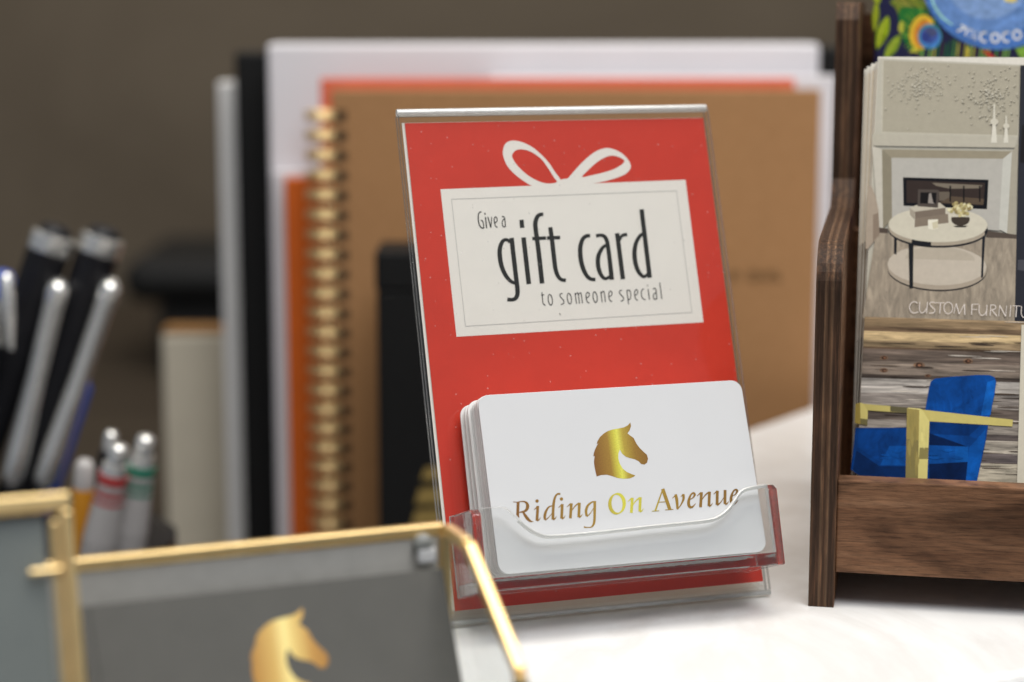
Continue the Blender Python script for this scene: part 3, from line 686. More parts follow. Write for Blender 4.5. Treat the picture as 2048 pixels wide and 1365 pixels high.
P([(1764, 299), (2024, 303), (2006, 318), (1783, 316)], (150, 141, 121))                      # lintel underside
P([(1764, 299), (1783, 316), (1784, 440), (1766, 458)], (138, 130, 111))                      # left jamb
P([(1783, 316), (2006, 318), (1999, 462), (1784, 442)], (181, 177, 168))                      # marble slip
P([(2006, 318), (2024, 303), (2014, 467), (1998, 459)], (196, 194, 184))                      # right jamb, bright
P([(2024, 303), (2037, 286), (2030, 470), (2014, 467)], (166, 159, 143))
P([(1744, 292), (1764, 299), (1766, 458), (1757, 456)], (196, 190, 176))
P([(1806, 355), (1977, 360), (1974, 419), (1807, 412)], (17, 18, 23))                         # firebox
P([(1813, 361), (1970, 366), (1967, 411), (1813, 406)], (54, 44, 40))
P([(1864, 366), (1925, 369), (1965, 371), (1960, 377), (1900, 378), (1872, 372)], (122, 112, 98))
P([(1878, 384), (1900, 384), (1900, 402), (1878, 402)], (104, 94, 82)); P([(1902, 393), (1968, 398), (1967, 410), (1880, 406)], (88, 74, 60))
for x in (1899, 1926, 1958): P([(x, 372), (x + 3, 372), (x + 3, 404), (x, 404)], (22, 19, 19))
for (cx_, yb, yt, k) in ((1988, 286, 208, 1.0), (2012, 286, 232, 0.8)):                       # candlesticks
    P([(cx_ - 6*k, yb), (cx_ + 6*k, yb), (cx_ + 3.6*k, yb - 36*k), (cx_ - 3.0*k, yb - 36*k)], (216, 211, 196))
    ik.disk(cx_ + 0.5, yb - 42*k, 8*k, 6.5*k, col=px((205, 199, 182))); P([(cx_ - 2.4*k, yb - 46*k), (cx_ + 3*k, yb - 46*k), (cx_ + 2, yt), (cx_ - 1, yt)], (208, 203, 187))
P([(1756, 455), (1776, 458), (1776, 468), (1757, 466)], (82, 71, 63)); P([(1975, 462), (2033, 470), (2032, 482), (1972, 474)], (84, 74, 66))
ik.build('cover_photo', M['print'], br)
k0 = ik.z
ik = Ink(BP, BN); ik.lift = 0.00004; ik.step = 0.000002; ik.z = k0
P([(1752, 466), (2033, 478), (2030, 646), (1725, 636)], (158, 146, 130))                      # floor boards of the room
ik.build('cover_floor', M['print_floor'], br)
k0 = ik.z; ik = Ink(BP, BN); ik.lift = 0.00004; ik.step = 0.000002; ik.z = k0
P([(1736, 372), (1743, 373), (1751, 392), (1757, 420), (1759, 470), (1736, 498), (1731, 498)], (168, 153, 136)); P([(1746, 430), (1757, 426), (1759, 470), (1746, 484)], (140, 124, 108))
P([(2041, 131), (2390, 148), (2370, 668), (2029, 650)], (44, 45, 52)); P([(2110, 180), (2340, 192), (2330, 420), (2102, 405)], (92, 84, 76)); P([(2100, 430), (2330, 446), (2324, 600), (2094, 585)], (62, 60, 62)); P([(2044, 250), (2062, 250), (2062, 330), (2040, 325)], (30, 28, 30)); P([(2036, 520), (2062, 520), (2062, 545), (2035, 540)], (74, 74, 80))
# round table
def ring(cx_, cy_, rx, ry, a0, a1, n=24, tilt=0.0): return [(cx_ + rx*math.cos(math.radians(a0 + (a1 - a0)*i/n)), cy_ + ry*math.sin(math.radians(a0 + (a1 - a0)*i/n)) + tilt*rx*math.cos(math.radians(a0 + (a1 - a0)*i/n))) for i in range(n + 1)]
P(ring(1874, 541, 99, 42, 0, 180, tilt=0.03) + [(1775, 530), (1973, 536)], (44, 42, 42))
P(ring(1874, 538, 99, 42, 0, 180, tilt=0.03) + [(1775, 526), (1973, 532)], (170, 157, 140))
P(ring(1874, 531, 99, 40, 0, 360, tilt=0.03), (194, 183, 167)); P(ring(1880, 520, 70, 26, 180, 360, tilt=0.03), (182, 171, 154))
P([(1788, 474), (1794, 476), (1793, 510), (1788, 508)], (32, 32, 36)); P([(1965, 462), (1971, 460), (1966, 556), (1962, 556)], (32, 34, 40))
P(ring(1876, 461, 99, 35, 0, 180, tilt=0.01) + [(1777, 452), (1975, 452)], (30, 31, 36))
P(ring(1876, 458, 99, 34, 0, 180, tilt=0.01) + [(1777, 448), (1975, 448)], (168, 156, 138))
P(ring(1876, 459.5, 99.5, 35, 98, 122, 8, 0.01) + list(reversed(ring(1876, 449, 99, 36, 98, 122, 8, 0.01))), (28, 29, 34)); P(ring(1876, 459.5, 99.5, 35, 5, 20, 8, 0.01) + list(reversed(ring(1876, 449, 99, 36, 5, 20, 8, 0.01))), (28, 29, 34))
P(ring(1876, 450, 99, 35, 0, 360, 40, 0.01), (206, 199, 180))
P([(1817, 488), (1827, 489), (1826, 577), (1819, 578)], (28, 30, 34))
P([(1819, 416), (1850, 404), (1880, 406), (1892, 416), (1860, 420), (1830, 424)], (192, 184, 166)); P([(1830, 424), (1891, 416), (1891, 430), (1830, 437)], (122, 109, 96)); P([(1830, 437), (1896, 428), (1897, 446), (1829, 455)], (132, 119, 104)); P([(1819, 416), (1830, 424), (1829, 440), (1820, 430)], (164, 154, 138))
P([(1836, 379), (1878, 380), (1876, 416), (1835, 413)], (80, 72, 66)); P([(1841, 385), (1873, 386), (1872, 409), (1840, 407)], (22, 20, 20)); P([(1858, 388), (1862, 386), (1866, 405), (1870, 408), (1856, 407)], (150, 142, 134))
P([(1856, 440), (1876, 439), (1876, 457), (1866, 460), (1856, 458)], (230, 224, 205)); P([(1864, 446), (1876, 442), (1876, 456), (1866, 459)], (205, 196, 168))
P(ring(1921, 439, 18.5, 13, -20, 200), (66, 57, 49)); P([(1906, 452), (1936, 452), (1930, 455), (1912, 455)], (44, 38, 33))
for i in range(46):
    a, r = random.uniform(0, 6.283), math.sqrt(random.random()); x, y = 1921 + 23*r*math.cos(a), 419 + 13*r*math.sin(a)
    ik.disk(x, y, random.uniform(2.6, 4.6), col=px(random.choice([(226, 218, 180), (206, 192, 142), (178, 164, 112), (216, 206, 160), (150, 134, 92)])), n=9)
ik.build('cover_still_life', M['print'], br)
k0 = ik.z; ik = Ink(BP, BN); ik.lift = 0.00004; ik.step = 0.000002; ik.z = k0
bands = [(634, (150, 128, 100)), (652, (128, 106, 84)), (662, (196, 172, 132)), (680, (150, 130, 102)), (693, (96, 78, 62)), (697, (104, 92, 84)), (722, (128, 116, 106)), (748, (86, 76, 70)), (756, (186, 180, 174)), (785, (150, 142, 136)), (812, (96, 86, 80)), (838, (150, 142, 134)), (862, (92, 84, 82)), (874, (176, 168, 156)), (900, (100, 92, 92)), (920, (172, 164, 148)), (985, (172, 164, 148))]
for (y0, c), (y1, _) in zip(bands, bands[1:]):
    xl = lambda y: 1756 - (y - 114)*43/836
    P([(xl(y0), y0), (2050, y0 + 9.5), (2050, y1 + 9.5), (xl(y1), y1)], c)
for (x, y, r) in ((1838, 731, 7), (1768, 716, 5), (1768, 741, 5), (1936, 723, 6), (1856, 752, 4)):
    ik.disk(x, y, r*1.7, r*0.9, col=px((120, 96, 78))); ik.disk(x, y, r, r*0.7, col=px((62, 44, 36))); ik.disk(x + 1, y, r*0.5, r*0.35, col=px((132, 92, 70)))
for i in range(70):
    x, y = random.uniform(1725, 2030), random.uniform(640, 955); ik.mb.col = px(random.choice([(70, 60, 54), (196, 188, 178), (88, 76, 66), (60, 50, 46)]))
    ik.stroke([(x, y), (x + random.uniform(10, 40), y + 0.8), (x + random.uniform(45, 80), y + 2)], [0.6, random.uniform(1.0, 3.0), 0.5])
ik.build('cover_planks', M['print_plank'], br)
k0 = ik.z; ik = Ink(BP, BN); ik.lift = 0.00004; ik.step = 0.000002; ik.z = k0
t = crop(1700, 720, 0.18316)
def Q(pts, c, **k): ik.patch(pts, t, col=px(c), **k)
Q([(820, 560), (865, 300), (885, 235), (930, 205), (1100, 185), (1400, 165), (1530, 168), (1578, 190), (1597, 240), (1575, 400), (1520, 640), (1480, 900), (1385, 1330), (830, 1320)], (6, 66, 140))
Q([(1500, 245), (1585, 215), (1592, 260), (1535, 600), (1430, 612)], (14, 88, 172))
Q([(865, 690), (1440, 700), (1300, 830), (865, 810)], (3, 50, 112))
Q([(865, 800), (1290, 950), (865, 930)], (2, 30, 74)); Q([(865, 935), (1290, 948), (1290, 1115), (865, 1138)], (10, 78, 158)); Q([(1150, 945), (1290, 948), (1290, 1115), (1150, 1122)], (12, 88, 172)); Q([(865, 1138), (1290, 1115), (1270, 1320), (865, 1310)], (3, 32, 78))
Q([(1300, 960), (1480, 760), (1470, 900), (1385, 1330), (1265, 1320)], (8, 82, 166))
Q([(60, 742), (640, 742), (640, 1310), (130, 1280), (10, 1200)], (5, 60, 130)); Q([(70, 990), (320, 1160), (620, 1165), (620, 1310), (130, 1280), (30, 1200)], (3, 40, 92))
Q([(330, 1150), (430, 942), (625, 938), (620, 1155)], (10, 80, 162)); Q([(100, 760), (420, 770), (300, 900), (320, 1110), (80, 950)], (6, 66, 142))
def brush(x0, x1, y0, y1, base, n, lx, ly):
    for i in range(n):
        x, y = random.uniform(x0, x1), random.uniform(y0, y1); k = random.uniform(0.85, 1.17)
        ik.mb.col = tuple(min(0.9, c*k) for c in px(base)[:3]) + (1,)
        ik.stroke([(x - lx/2, y - ly/2), (x + random.uniform(-12, 12), y + random.uniform(-12, 12)), (x + lx/2, y + ly/2)], [4, random.uniform(18, 42), 4], t)
brush(900, 1440, 270, 520, (6, 66, 140), 22, 14, 150); brush(340, 590, 985, 1110, (10, 80, 162), 5, 110, 8); brush(900, 1230, 985, 1085, (10, 80, 160), 6, 130, 8)
ik.build('cover_chair', M['print_velvet'], br)
k0 = ik.z; ik = Ink(BP, BN); ik.lift = 0.00004; ik.step = 0.000002; ik.z = k0
Q([(60, 480), (112, 468), (118, 705), (52, 690)], (148, 128, 62))
Q([(110, 468), (150, 480), (195, 552), (190, 718), (115, 702)], (206, 192, 116)); Q([(112, 640), (192, 650), (190, 718), (115, 702)], (112, 104, 66)); Q([(150, 480), (620, 522), (620, 582), (190, 552)], (194, 180, 108)); Q([(440, 506), (620, 522), (620, 582), (440, 566)], (96, 90, 64))
Q([(622, 530), (757, 545), (742, 1330), (606, 1300)], (158, 142, 82)); Q([(616, 860), (750, 880), (742, 1330), (606, 1300)], (134, 122, 76)); Q([(790, 545), (1780, 655), (1772, 728), (865, 672)], (200, 186, 112)); Q([(757, 545), (790, 545), (868, 672), (842, 1330), (742, 1330)], (216, 204, 128)); Q([(760, 960), (856, 960), (850, 1085), (752, 1085)], (140, 130, 80))
Q([(622, 530), (640, 523), (760, 533), (790, 545), (757, 547)], (222, 210, 140))
ik.patch([(2043, 650), (2372, 668), (2352, 1020), (2033, 1003)], col=px((206, 199, 181)))
brush(640, 735, 600, 1230, (150, 136, 80), 12, 4, 180); brush(780, 835, 740, 930, (216, 204, 128), 5, 2, 120); ik.build('cover_brass_arm', M['print'], br)
k0 = ik.z; ik = Ink(BP, BN); ik.lift = 0.00004; ik.step = 0.000002; ik.z = k0
t = crop(1800, 580, 0.1211); ik.mb.col = px((222, 212, 204))
b = 13
for q, w_ in (([(292, 222), (240, 196), (183, 222), (157, 290), (182, 360), (240, 383), (302, 365)], b), ([(326, 200), (322, 330), (350, 380), (400, 365), (444, 300)], b), ([(456, 200), (436, 388)], b), ([(588, 216), (520, 205), (492, 237), (532, 290), (576, 332), (555, 380), (480, 386)], b),
              ([(590, 212), (740, 216)], 10), ([(670, 212), (655, 390)], b + 2), ([(890, 392), (927, 225)], 10), ([(927, 225), (977, 402)], b + 3), ([(977, 402), (1064, 235)], 10), ([(1064, 235), (1070, 414)], b + 3), ([(1190, 238), (1180, 414)], b + 2), ([(1190, 240), (1302, 238)], 10), ([(1190, 322), (1272, 326)], 10),
              ([(1312, 250), (1307, 370), (1350, 424), (1405, 395), (1432, 330)], b), ([(1437, 250), (1425, 428)], b), ([(1500, 245), (1488, 428)], b), ([(1498, 250), (1570, 258), (1572, 312), (1508, 336)], b), ([(1520, 335), (1600, 434)], b + 2),
              ([(1630, 438), (1646, 258)], 10), ([(1646, 258), (1745, 440)], b + 3), ([(1745, 440), (1762, 260)], 10), ([(1830, 258), (1815, 445)], b), ([(1862, 262), (1995, 270)], 10), ([(1926, 266), (1914, 452)], b + 2), ([(2008, 272), (2004, 400), (2040, 455), (2090, 440)], b), ([(2120, 275), (2115, 460)], b)):
    ik.stroke(q, w_, t)
n_ = 20; ik.stroke([(797 + 72*math.cos(2*math.pi*i/n_), 300 + 95*math.sin(2*math.pi*i/n_)) for i in range(n_)], 12, t, True, 3)
ik.build('lettering', M['print'], br)
for i, (off, dh, lab) in enumerate(((-0.0008, -0.0012, 'second brochure from the front, its cream page edge peeking out behind the front one'), (-0.0022, -0.0012, 'third brochure from the front, cream page edge just left of the second'), (-0.0035, -0.0016, 'fourth brochure from the front, cream page edge between the third and the hindmost'), (-0.0044, -0.0020, 'hindmost brochure, its cream edge sticking out farthest left'))):
    brochure(off, -0.0019 - 0.0019*i, BHT + dh, 0.0016, lab, 'brochures in the stand')

# ---- chocolate bar packet behind the brochures
LK = 0.10
KN = (-A2*math.cos(LK) + UP*math.sin(LK)); KU = (A2*math.sin(LK) + UP*math.cos(LK))
KP = wp(0.0125, 0.108, zf0 + 0.0075)
pk = thing('chocolate_packet', 'bright packet reading 71% COCO on a blue disc with peacock feathers', 'packet', KP, (A1, KU, KN))
mb = MB(); mb.prism([KP, KP + A1*0.120, KP + A1*0.120 + KU*0.215, KP + KU*0.215], -KN*0.011)
mb.build('wrapper', plain('navy_wrapper', (0.012, 0.012, 0.055, 1), 0.35, 0, 0.1, 60), pk, bevel=0.001)
ik = Ink(KP, KN); ik.lift = 0.00005; ik.step = 0.000002
P = lambda pts, c, **k: ik.patch(pts, t, col=px(c, 0.75), **k)
t = crop(1740, 0, 0.15039)
def leaf(x0, y0, x1, y1, w_, c, c2):
    dx, dy = x1 - x0, y1 - y0; l = math.hypot(dx, dy); nx, ny = -dy/l*w_, dx/l*w_
    f = lambda a, k: (x0 + dx*a + nx*k, y0 + dy*a + ny*k)
    P([f(0, 0), f(0.2, 0.7), f(0.5, 1), f(0.8, 0.6), f(1, 0), f(0.8, -0.6), f(0.5, -1), f(0.2, -0.7)], c, smooth=True); P([f(0.05, 0), f(0.5, 0.45), f(0.95, 0), f(0.5, 0.05)], c2, smooth=True)
leaf(90, 10, 60, 430, 46, (120, 134, 26), (160, 168, 50)); leaf(240, 215, 90, 660, 78, (128, 148, 26), (172, 182, 60)); leaf(400, 470, 190, 800, 70, (120, 144, 40), (164, 178, 66)); leaf(80, -120, 110, 60, 60, (120, 134, 26), (160, 168, 50))
P([(270, 20), (480, -40), (700, 0), (720, 140), (560, 130), (430, 120), (390, 220), (340, 110)], (108, 118, 40), smooth=True)
for i in range(16):
    x = 290 + i*26; ik.mb.col = px(random.choice([(150, 150, 60), (70, 116, 50), (128, 128, 40), (44, 84, 40), (176, 166, 84)]), 0.75)
    ik.stroke([(x, -20), (x + 60, 50), (x + 160, 90 + i*4)], [8, 10, 4], t)
P([(400, 120), (560, 100), (760, 190), (700, 700), (560, 660), (440, 520), (390, 300)], (38, 104, 46), smooth=True)
for i in range(26):
    a = math.radians(110 + i*9); ik.mb.col = px(random.choice([(90, 150, 52), (30, 92, 50), (130, 160, 60), (22, 66, 40)]), 0.75)
    ik.stroke([(720 + 150*math.cos(a), 440 + 180*math.sin(a)), (690 + 300*math.cos(a + 0.1), 430 + 330*math.sin(a + 0.1))], [16, 6], t)
P([(400, 300), (440, 290), (450, 400), (410, 440), (380, 380)], (168, 170, 60), smooth=True)
for i in range(24):
    x = 660 + i*52; ik.mb.col = px(random.choice([(70, 120, 60), (44, 50, 60), (110, 150, 70), (60, 40, 50), (150, 150, 60), (34, 84, 50)]), 0.75)
    ik.stroke([(x, 560 + random.uniform(-30, 30)), (x - 10, 640), (x - 30, 800)], [18, 26, 26], t)
P([(1480, 670), (1560, 680), (1690, 780), (1600, 780)], (170, 52, 44)); P([(1290, 640), (1320, 640), (1310, 790), (1280, 790)], (190, 160, 60)); P([(1930, 650), (2080, 610), (2080, 790), (2010, 790)], (120, 160, 60)); P([(520, 700), (560, 640), (620, 640), (660, 700)], (170, 170, 60))
ik.disk(690, 430, 165, 235, t, px((206, 170, 52), 0.75), 30, 0.2); ik.disk(715, 450, 135, 190, t, px((196, 126, 50), 0.75), 30, 0.2); ik.disk(745, 470, 112, 150, t, px((170, 100, 56), 0.75), 30, 0.2)
ik.disk(795, 490, 158, 170, t, px((66, 132, 140), 0.75), 30); ik.disk(800, 500, 140, 148, t, px((66, 118, 180), 0.75), 30); ik.disk(790, 470, 118, 112, t, px((62, 82, 150), 0.75), 30); ik.disk(810, 430, 90, 66, t, px((70, 76, 112), 0.75), 30); ik.disk(740, 500, 60, 70, t, px((50, 62, 124), 0.75), 30)
disc = [(1700 + 1030*math.cos(2*math.pi*i/60), -340 + 1005*math.sin(2*math.pi*i/60)) for i in range(60)]
P(disc, (72, 112, 176)); P([(1700 + 880*math.cos(2*math.pi*i/60) - 90, -340 + 820*math.sin(2*math.pi*i/60)) for i in range(60)], (98, 132, 186)); P([(1560 + 560*math.cos(2*math.pi*i/60), -300 + 560*math.sin(2*math.pi*i/60)) for i in range(60)], (122, 150, 194))
ik.mb.col = px((150, 200, 190), 0.75); ik.stroke([(815, -40), (860, 90), (960, 230), (1095, 335)], [26, 30, 32, 18], t)
P([(1780, 0), (1800, 20), (1870, 38), (1930, 30), (1960, 0), (1940, -40), (1800, -40)], (232, 196, 110))
ik.mb.col = px((226, 222, 226), 0.75)
ik.stroke([(1210, 338), (1278, 372)], 24, t); ik.stroke([(1278, 372), (1155, 420)], 26, t); ik.stroke([(1300, 372), (1268, 482)], 20, t); ik.stroke([(1432, 418), (1322, 505)], 10, t)
for cx_, cy_, r in ((1348, 412, 19), (1398, 508, 22)): ik.stroke(el(cx_, cy_, r, r, 0), 10, t, True)
for cx_, cy_, r in ((1520, 495, 54),): ik.stroke([(cx_ + r*math.cos(math.radians(a)), cy_ + r*math.sin(math.radians(a))*1.15) for a in range(-60, -301, -30)], 26, t)
ik.stroke(el(1665, 508, 52, 58, 0), 26, t, True); ik.stroke([(1818 + 54*math.cos(math.radians(a)), 495 + 62*math.sin(math.radians(a))) for a in range(-60, -301, -30)], 26, t); ik.stroke(el(1955, 468, 52, 58, 0), 26, t, True)
ik.build('printed_artwork', M['print_leaf'], pk)

# ================================================================== BRASS AND GLASS BOX (front left)
YB = 0.375
B1 = V((math.cos(YB), math.sin(YB), 0)); B2 = V((-math.sin(YB), math.cos(YB), 0))
_bk = at_y(889, 1056, 0.500)
def _at_e(u, v): return at_p(u, v, _bk, B1)           # on the plane of the right-hand side
_fr = _at_e(1041, 1345)
F0 = V((_fr.x, _fr.y, 0)); ZC = _fr.z
def ray_b(u, v, e): return at_p(u, v, F0 + B2*e, B2)
e1_ = (_at_e(938, 1089) - F0).dot(B2); e2_ = (_bk - F0).dot(B2)
zt = ray_b(938, 1090, e1_).z; 
zb = ray_b(888, 1057, e2_).z
LBX = -(ray_b(-330, 1180, e2_) - F0).dot(B1)
print('B box', F0, zt, zb, LBX, e1_, e2_, ZC)
box = thing('glass_card_box', 'brass edged glass box with sloping sides holding a grey card, front left', 'glass box', F0)
RB = 0.00152
def bp(s, e, z): return F0 + B1*s + B2*e + UP*z
zt = (zt + zb)/2
def bar(p, q, name='brass_bar', r=RB, par=None):
    mb = MB(); p, q = V(p), V(q); a = (q - p).normalized(); side_ = a.cross(UP).normalized() if abs(a.z) < 0.95 else B1
    up = side_.cross(a).normalized(); o = p - side_*r - up*r
    mb.frame_box(o, q - p, side_*2*r, up*2*r); return mb.build(name, M['brass'], par or box, bevel=0.0006, bseg=3)
for s in (0.0, -LBX):
    bar(bp(s, 0, 0), bp(s, 0, ZC - 0.0002)); bar(bp(s, 0, ZC), bp(s, e1_, zt)); bar(bp(s, e1_ + RB, zt), bp(s, e2_ - RB, zt)); bar(bp(s, e2_, 0), bp(s, e2_, zt - RB*1.05)); bar(bp(s, 0.002, RB), bp(s, e2_ - RB, RB))
    mb = MB(); mb.prism([bp(s, 0.002, 0.0034), bp(s, 0.002, ZC), bp(s, e1_ + 0.0005, zt - 0.002), bp(s, e2_ - 0.002, zt - 0.002), bp(s, e2_ - 0.002, 0.0034)], B1*0.001); mb.build('side_glass', M['glass_pane'], box)
bar(bp(-LBX + RB, e2_, zt), bp(-0.0005, e2_, zt)); bar(bp(-LBX + RB, 0, RB), bp(-RB, 0, RB)); bar(bp(-LBX + RB, e2_, RB), bp(-RB, e2_, RB))
mb = MB(); mb.frame_box(bp(-LBX + 0.003, e2_ - 0.0008, 0.0035), B1*(LBX - 0.005), B2*0.001, UP*(zt - 0.0055)); mb.build('back_board', M['light_grey_board'], box)
mb = MB(); mb.frame_box(bp(-LBX + 0.003, 0.0035, 0.0006), B1*(LBX - 0.005), B2*(e2_ - 0.008), UP*0.0012); mb.build('base_glass', M['glass_pane'], box)
# added white block and dark cap imitating a reflection at the rear right
mb = MB(); pc = ray_b(856, 1112, e2_ - 0.0045); mb.frame_box(pc + B1*-0.0024 + UP*-0.0022, B1*0.0048, B2*0.003, UP*0.0042); mb.build('reflection_block', M['white_plastic'], box, bevel=0.0008)
mb = MB(); pc2 = ray_b(852, 1092, e2_ - 0.0045); mb.lathe(pc2 + B2*0.003, -B2, [(0, 0.0026), (0.002, 0.0026), (0.0028, 0.0016), (0.003, 0.0)], 20); mb.build('reflection_cap', M['slate_board'], box)
# the grey card with the horse
LG = 0.50
GN = (-B2*math.cos(LG) + UP*math.sin(LG)); GU = (B2*math.sin(LG) + UP*math.cos(LG))
gpr = ray_b(886, 1136, e2_ - 0.006)                    # upper right corner of the card
gl_ = (at_p(160, 1212, gpr, GN) - gpr).length
down = (gpr.z - 0.0030)/GU.z
gc = thing('grey_card', 'charcoal grey card with a gold horse head, leaning inside the brass edged glass box', 'card', gpr - GU*down, (B1, GU, GN))
mb = MB(); mb.prism([gpr, gpr - B1*gl_, gpr - B1*gl_ - GU*down, gpr - GU*down], -GN*0.0022); mb.build('card_body', M['grey_card'], gc, bevel=0.0002)
def gx(u, v): return (at_p(u, v, gpr, GN) - (gpr - GU*down)).dot(B1)
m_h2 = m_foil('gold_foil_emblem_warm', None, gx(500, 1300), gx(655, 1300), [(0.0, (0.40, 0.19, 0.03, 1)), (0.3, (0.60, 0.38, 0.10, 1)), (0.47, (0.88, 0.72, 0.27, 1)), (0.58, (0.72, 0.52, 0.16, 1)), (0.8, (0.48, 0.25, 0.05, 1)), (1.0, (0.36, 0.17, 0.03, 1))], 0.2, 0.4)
ik = Ink(gpr, GN); ik.lift = 0.00005
def hmap(x, y):
    # the same emblem, larger
    X, Y = (x - 876)/277.0, (y - 317)/285.0
    return (499 + X*156 + Y*4, 1222 + Y*166 - X*10)
ik.patch(HORSE, hmap); ik.build('horse_emblem', m_h2, gc)
for (u0, v0, u1, v1) in ((178, 1215, 200, 1365),):
    ik = Ink(gpr, GN); ik.lift = 0.00006; ik.stroke([(u0, v0), (u1, v1)], 2.2); ik.build('crease', M['ink_black'], gc)

# tall brass frame at the far left, standing before the box
LA = 0.30
AN = (-B2*math.cos(LA) + UP*math.sin(LA)); AU = (B2*math.sin(LA) + UP*math.cos(LA))
a_top = at_y(128, 1003, 0.440)
hA = a_top.z/AU.z
a_bot = a_top - AU*hA
fr = thing('brass_frame', 'brass rimmed frame with slate grey board, leaning left of the glass box', 'picture frame', a_bot)
def ap(s, h, n=0.0): return a_bot + B1*s + AU*h + AN*n
WA = 0.098; RA = 0.0017
def bara(p, q, name, w_, d_):
    mb = MB(); p, q = V(p), V(q); a = (q - p); sd = (AU if abs(a.normalized().dot(B1)) > 0.7 else B1)
    mb.frame_box(p - sd*w_/2 - AN*d_/2, a, sd*w_, AN*d_); return mb.build(name, M['brass'], fr, bevel=0.0006, bseg=3)
bara(ap(0, 0.0005), ap(0, hA - 0.002), 'brass_stile', 0.0026, 0.004); bara(ap(-0.0027, 0.0036), ap(-0.0027, hA - 0.004), 'brass_stile', 0.0020, 0.003); bara(ap(-WA, 0.0005), ap(-WA, hA - 0.002), 'brass_stile', 0.0036, 0.004)
bara(ap(-WA - 0.0018, hA), ap(0.0013, hA), 'brass_rail', 0.0040, 0.004); bara(ap(-WA + 0.002, 0.0018), ap(-0.0046, 0.0018), 'brass_rail', 0.0034, 0.004)
mb = MB(); mb.frame_box(ap(-WA + 0.002, 0.0038, -0.0002), B1*(WA - 0.0068), AU*(hA - 0.0062), AN*0.001); mb.build('glass', M['glass_pane'], fr)
mb = MB(); mb.frame_box(ap(-WA + 0.002, 0.0038, -0.0016), B1*(WA - 0.0068), AU*(hA - 0.0062), AN*0.001); mb.build('backing_board', M['slate_board'], fr)
pg = at_p(108, 1138, ap(0, 0, 0.0026), AN); mb = MB(); mb.frame_box(pg - B1*0.0055 - AU*0.001 - AN*0.0015, B1*0.0075, AU*0.0014, AN*0.0014); mb.build('catch', M['brass'], fr, bevel=0.0005)

# ================================================================== NOTEBOOKS ON THE LOWER DESK
DZ = -0.13
def bounds(u0, u1, v, Y): return at_y(u0, v, Y).x, at_y(u1, v, Y).x, at_y((u0 + u1)/2, v, Y).z
def book(name, label, cat, Y, u0, u1, v, th, cover, page=None, bev=0.001, pages_name='page_block', slope=0.0):
    x0, x1, z1 = bounds(u0, u1, v, Y)
    t_ = thing(name, label, cat, ((x0 + x1)/2, Y, DZ))
    if page is None:
        mb = MB(); mb.box(x0, x1, Y, Y + th, DZ, z1); mb.build('cover', cover, t_, bevel=bev, bseg=3)
    else:
        c = 0.0014
        mb = MB(); mb.box(x0, x1, Y, Y + c, DZ, z1); mb.build('front_cover', cover, t_, bevel=0.0005)
        mb = MB(); mb.box(x0, x1, Y + th - c, Y + th, DZ, z1); mb.build('back_cover', cover, t_, bevel=0.0005)
        mb = MB(); mb.box(x0 + 0.0015, x1 - 0.002, Y + c + 0.00005, Y + th - c - 0.00005, DZ + 0.001, z1 - 0.001); mb.build(pages_name, page, t_)
    return t_, x0, x1, z1
kr, kx0, kx1, kz = book('spiral_notebook', 'brown kraft notebook bound with gold twin wire, behind the red sign', 'notebook', 0.950, 662, 1642, 181, 0.013, M['kraft'], M['tan_card'])
mb = MB(); mh = MB()
zz = kz - 0.012
while zz > DZ + 0.012:
    for dz in (-0.0012, 0.0012):
        path = []
        for i in range(25):
            a = math.radians(20 + 320*i/24); path.append((kx0 - 0.0045 + 0.0082*math.cos(a), 0.9565 - 0.0090*math.sin(a), zz + dz))
        mb.tube(path, 0.00095, 8)
    mh.frame_box((kx0 + 0.0024, 0.9496, zz - 0.0024), (0.0044, 0, 0), (0, 0.0003, 0), (0, 0, 0.0048))
    zz -= 0.00945
mb.build('twin_wire', M['gold_wire'], kr, smooth=True)
mh.build('punched_holes', M['black_cloth'], kr)
mb = MB()
for i, u in enumerate((1462, 1470, 1496, 1504, 1514, 1524, 1536, 1546, 1554)):
    p = at_y(u, 541, 0.9497); mb.frame_box(p + V((0, -0.00008, 0)), (0.0011, 0, 0), (0, 0.0001, 0), (0, 0, -0.0052))
    mb.frame_box(p + V((0, -0.00012, -0.002*(i % 3))), (0.0024, 0, 0), (0, 0.0001, 0), (0, 0, -0.0009))
mb.build('lettering', plain('brown_ink', (0.20, 0.105, 0.038, 1), 0.5), kr)
book('notebook', 'coral red notebook whose top edge shows above the kraft notebook', 'notebook', 0.966, 640, 1590, 158, 0.010, M['coral_cover'], M['page_edge'])
book('notepad', 'white notepad behind the coral notebook, right edge by the wooden stand', 'notepad', 0.978, 980, 1672, 152, 0.008, M['white_cover'])
book('folder', 'orange folder with white page edges, left of the gold wire', 'folder', 0.978, 568, 900, 356, 0.006, M['orange_cover'])
book('paper_pad', 'white paper pad showing as a pale strip left of the orange folder', 'paper pad', 0.986, 545, 940, 342, 0.004, M['white_cover'])
book('binder', 'large white binder, tallest of the notebooks', 'binder', 0.992, 534, 1640, 88, 0.026, M['white_cover'], None, 0.002)
book('black_binder', 'black binder seen as an upright strip left of the white binder', 'binder', 1.020, 468, 1000, 104, 0.022, M['black_cloth'], None, 0.002)
book('white_book', 'slim grey white book standing left of the black binder', 'book', 1.044, 434, 700, 164, 0.014, M['grey_white'], None, 0.0015)
x0, x1, z1 = bounds(1648, 1720, 94, 1.0)
bc = thing('black_case', 'small black case peeking out between the white binder and the wooden stand', 'case', ((x0 + x1)/2, 1.0, DZ))
mb = MB(); mb.box(x0 + 0.0004, x1, 1.0, 1.03, DZ, z1 - 0.0); mb.build('case_body', M['black_cloth'], bc, bevel=0.002)
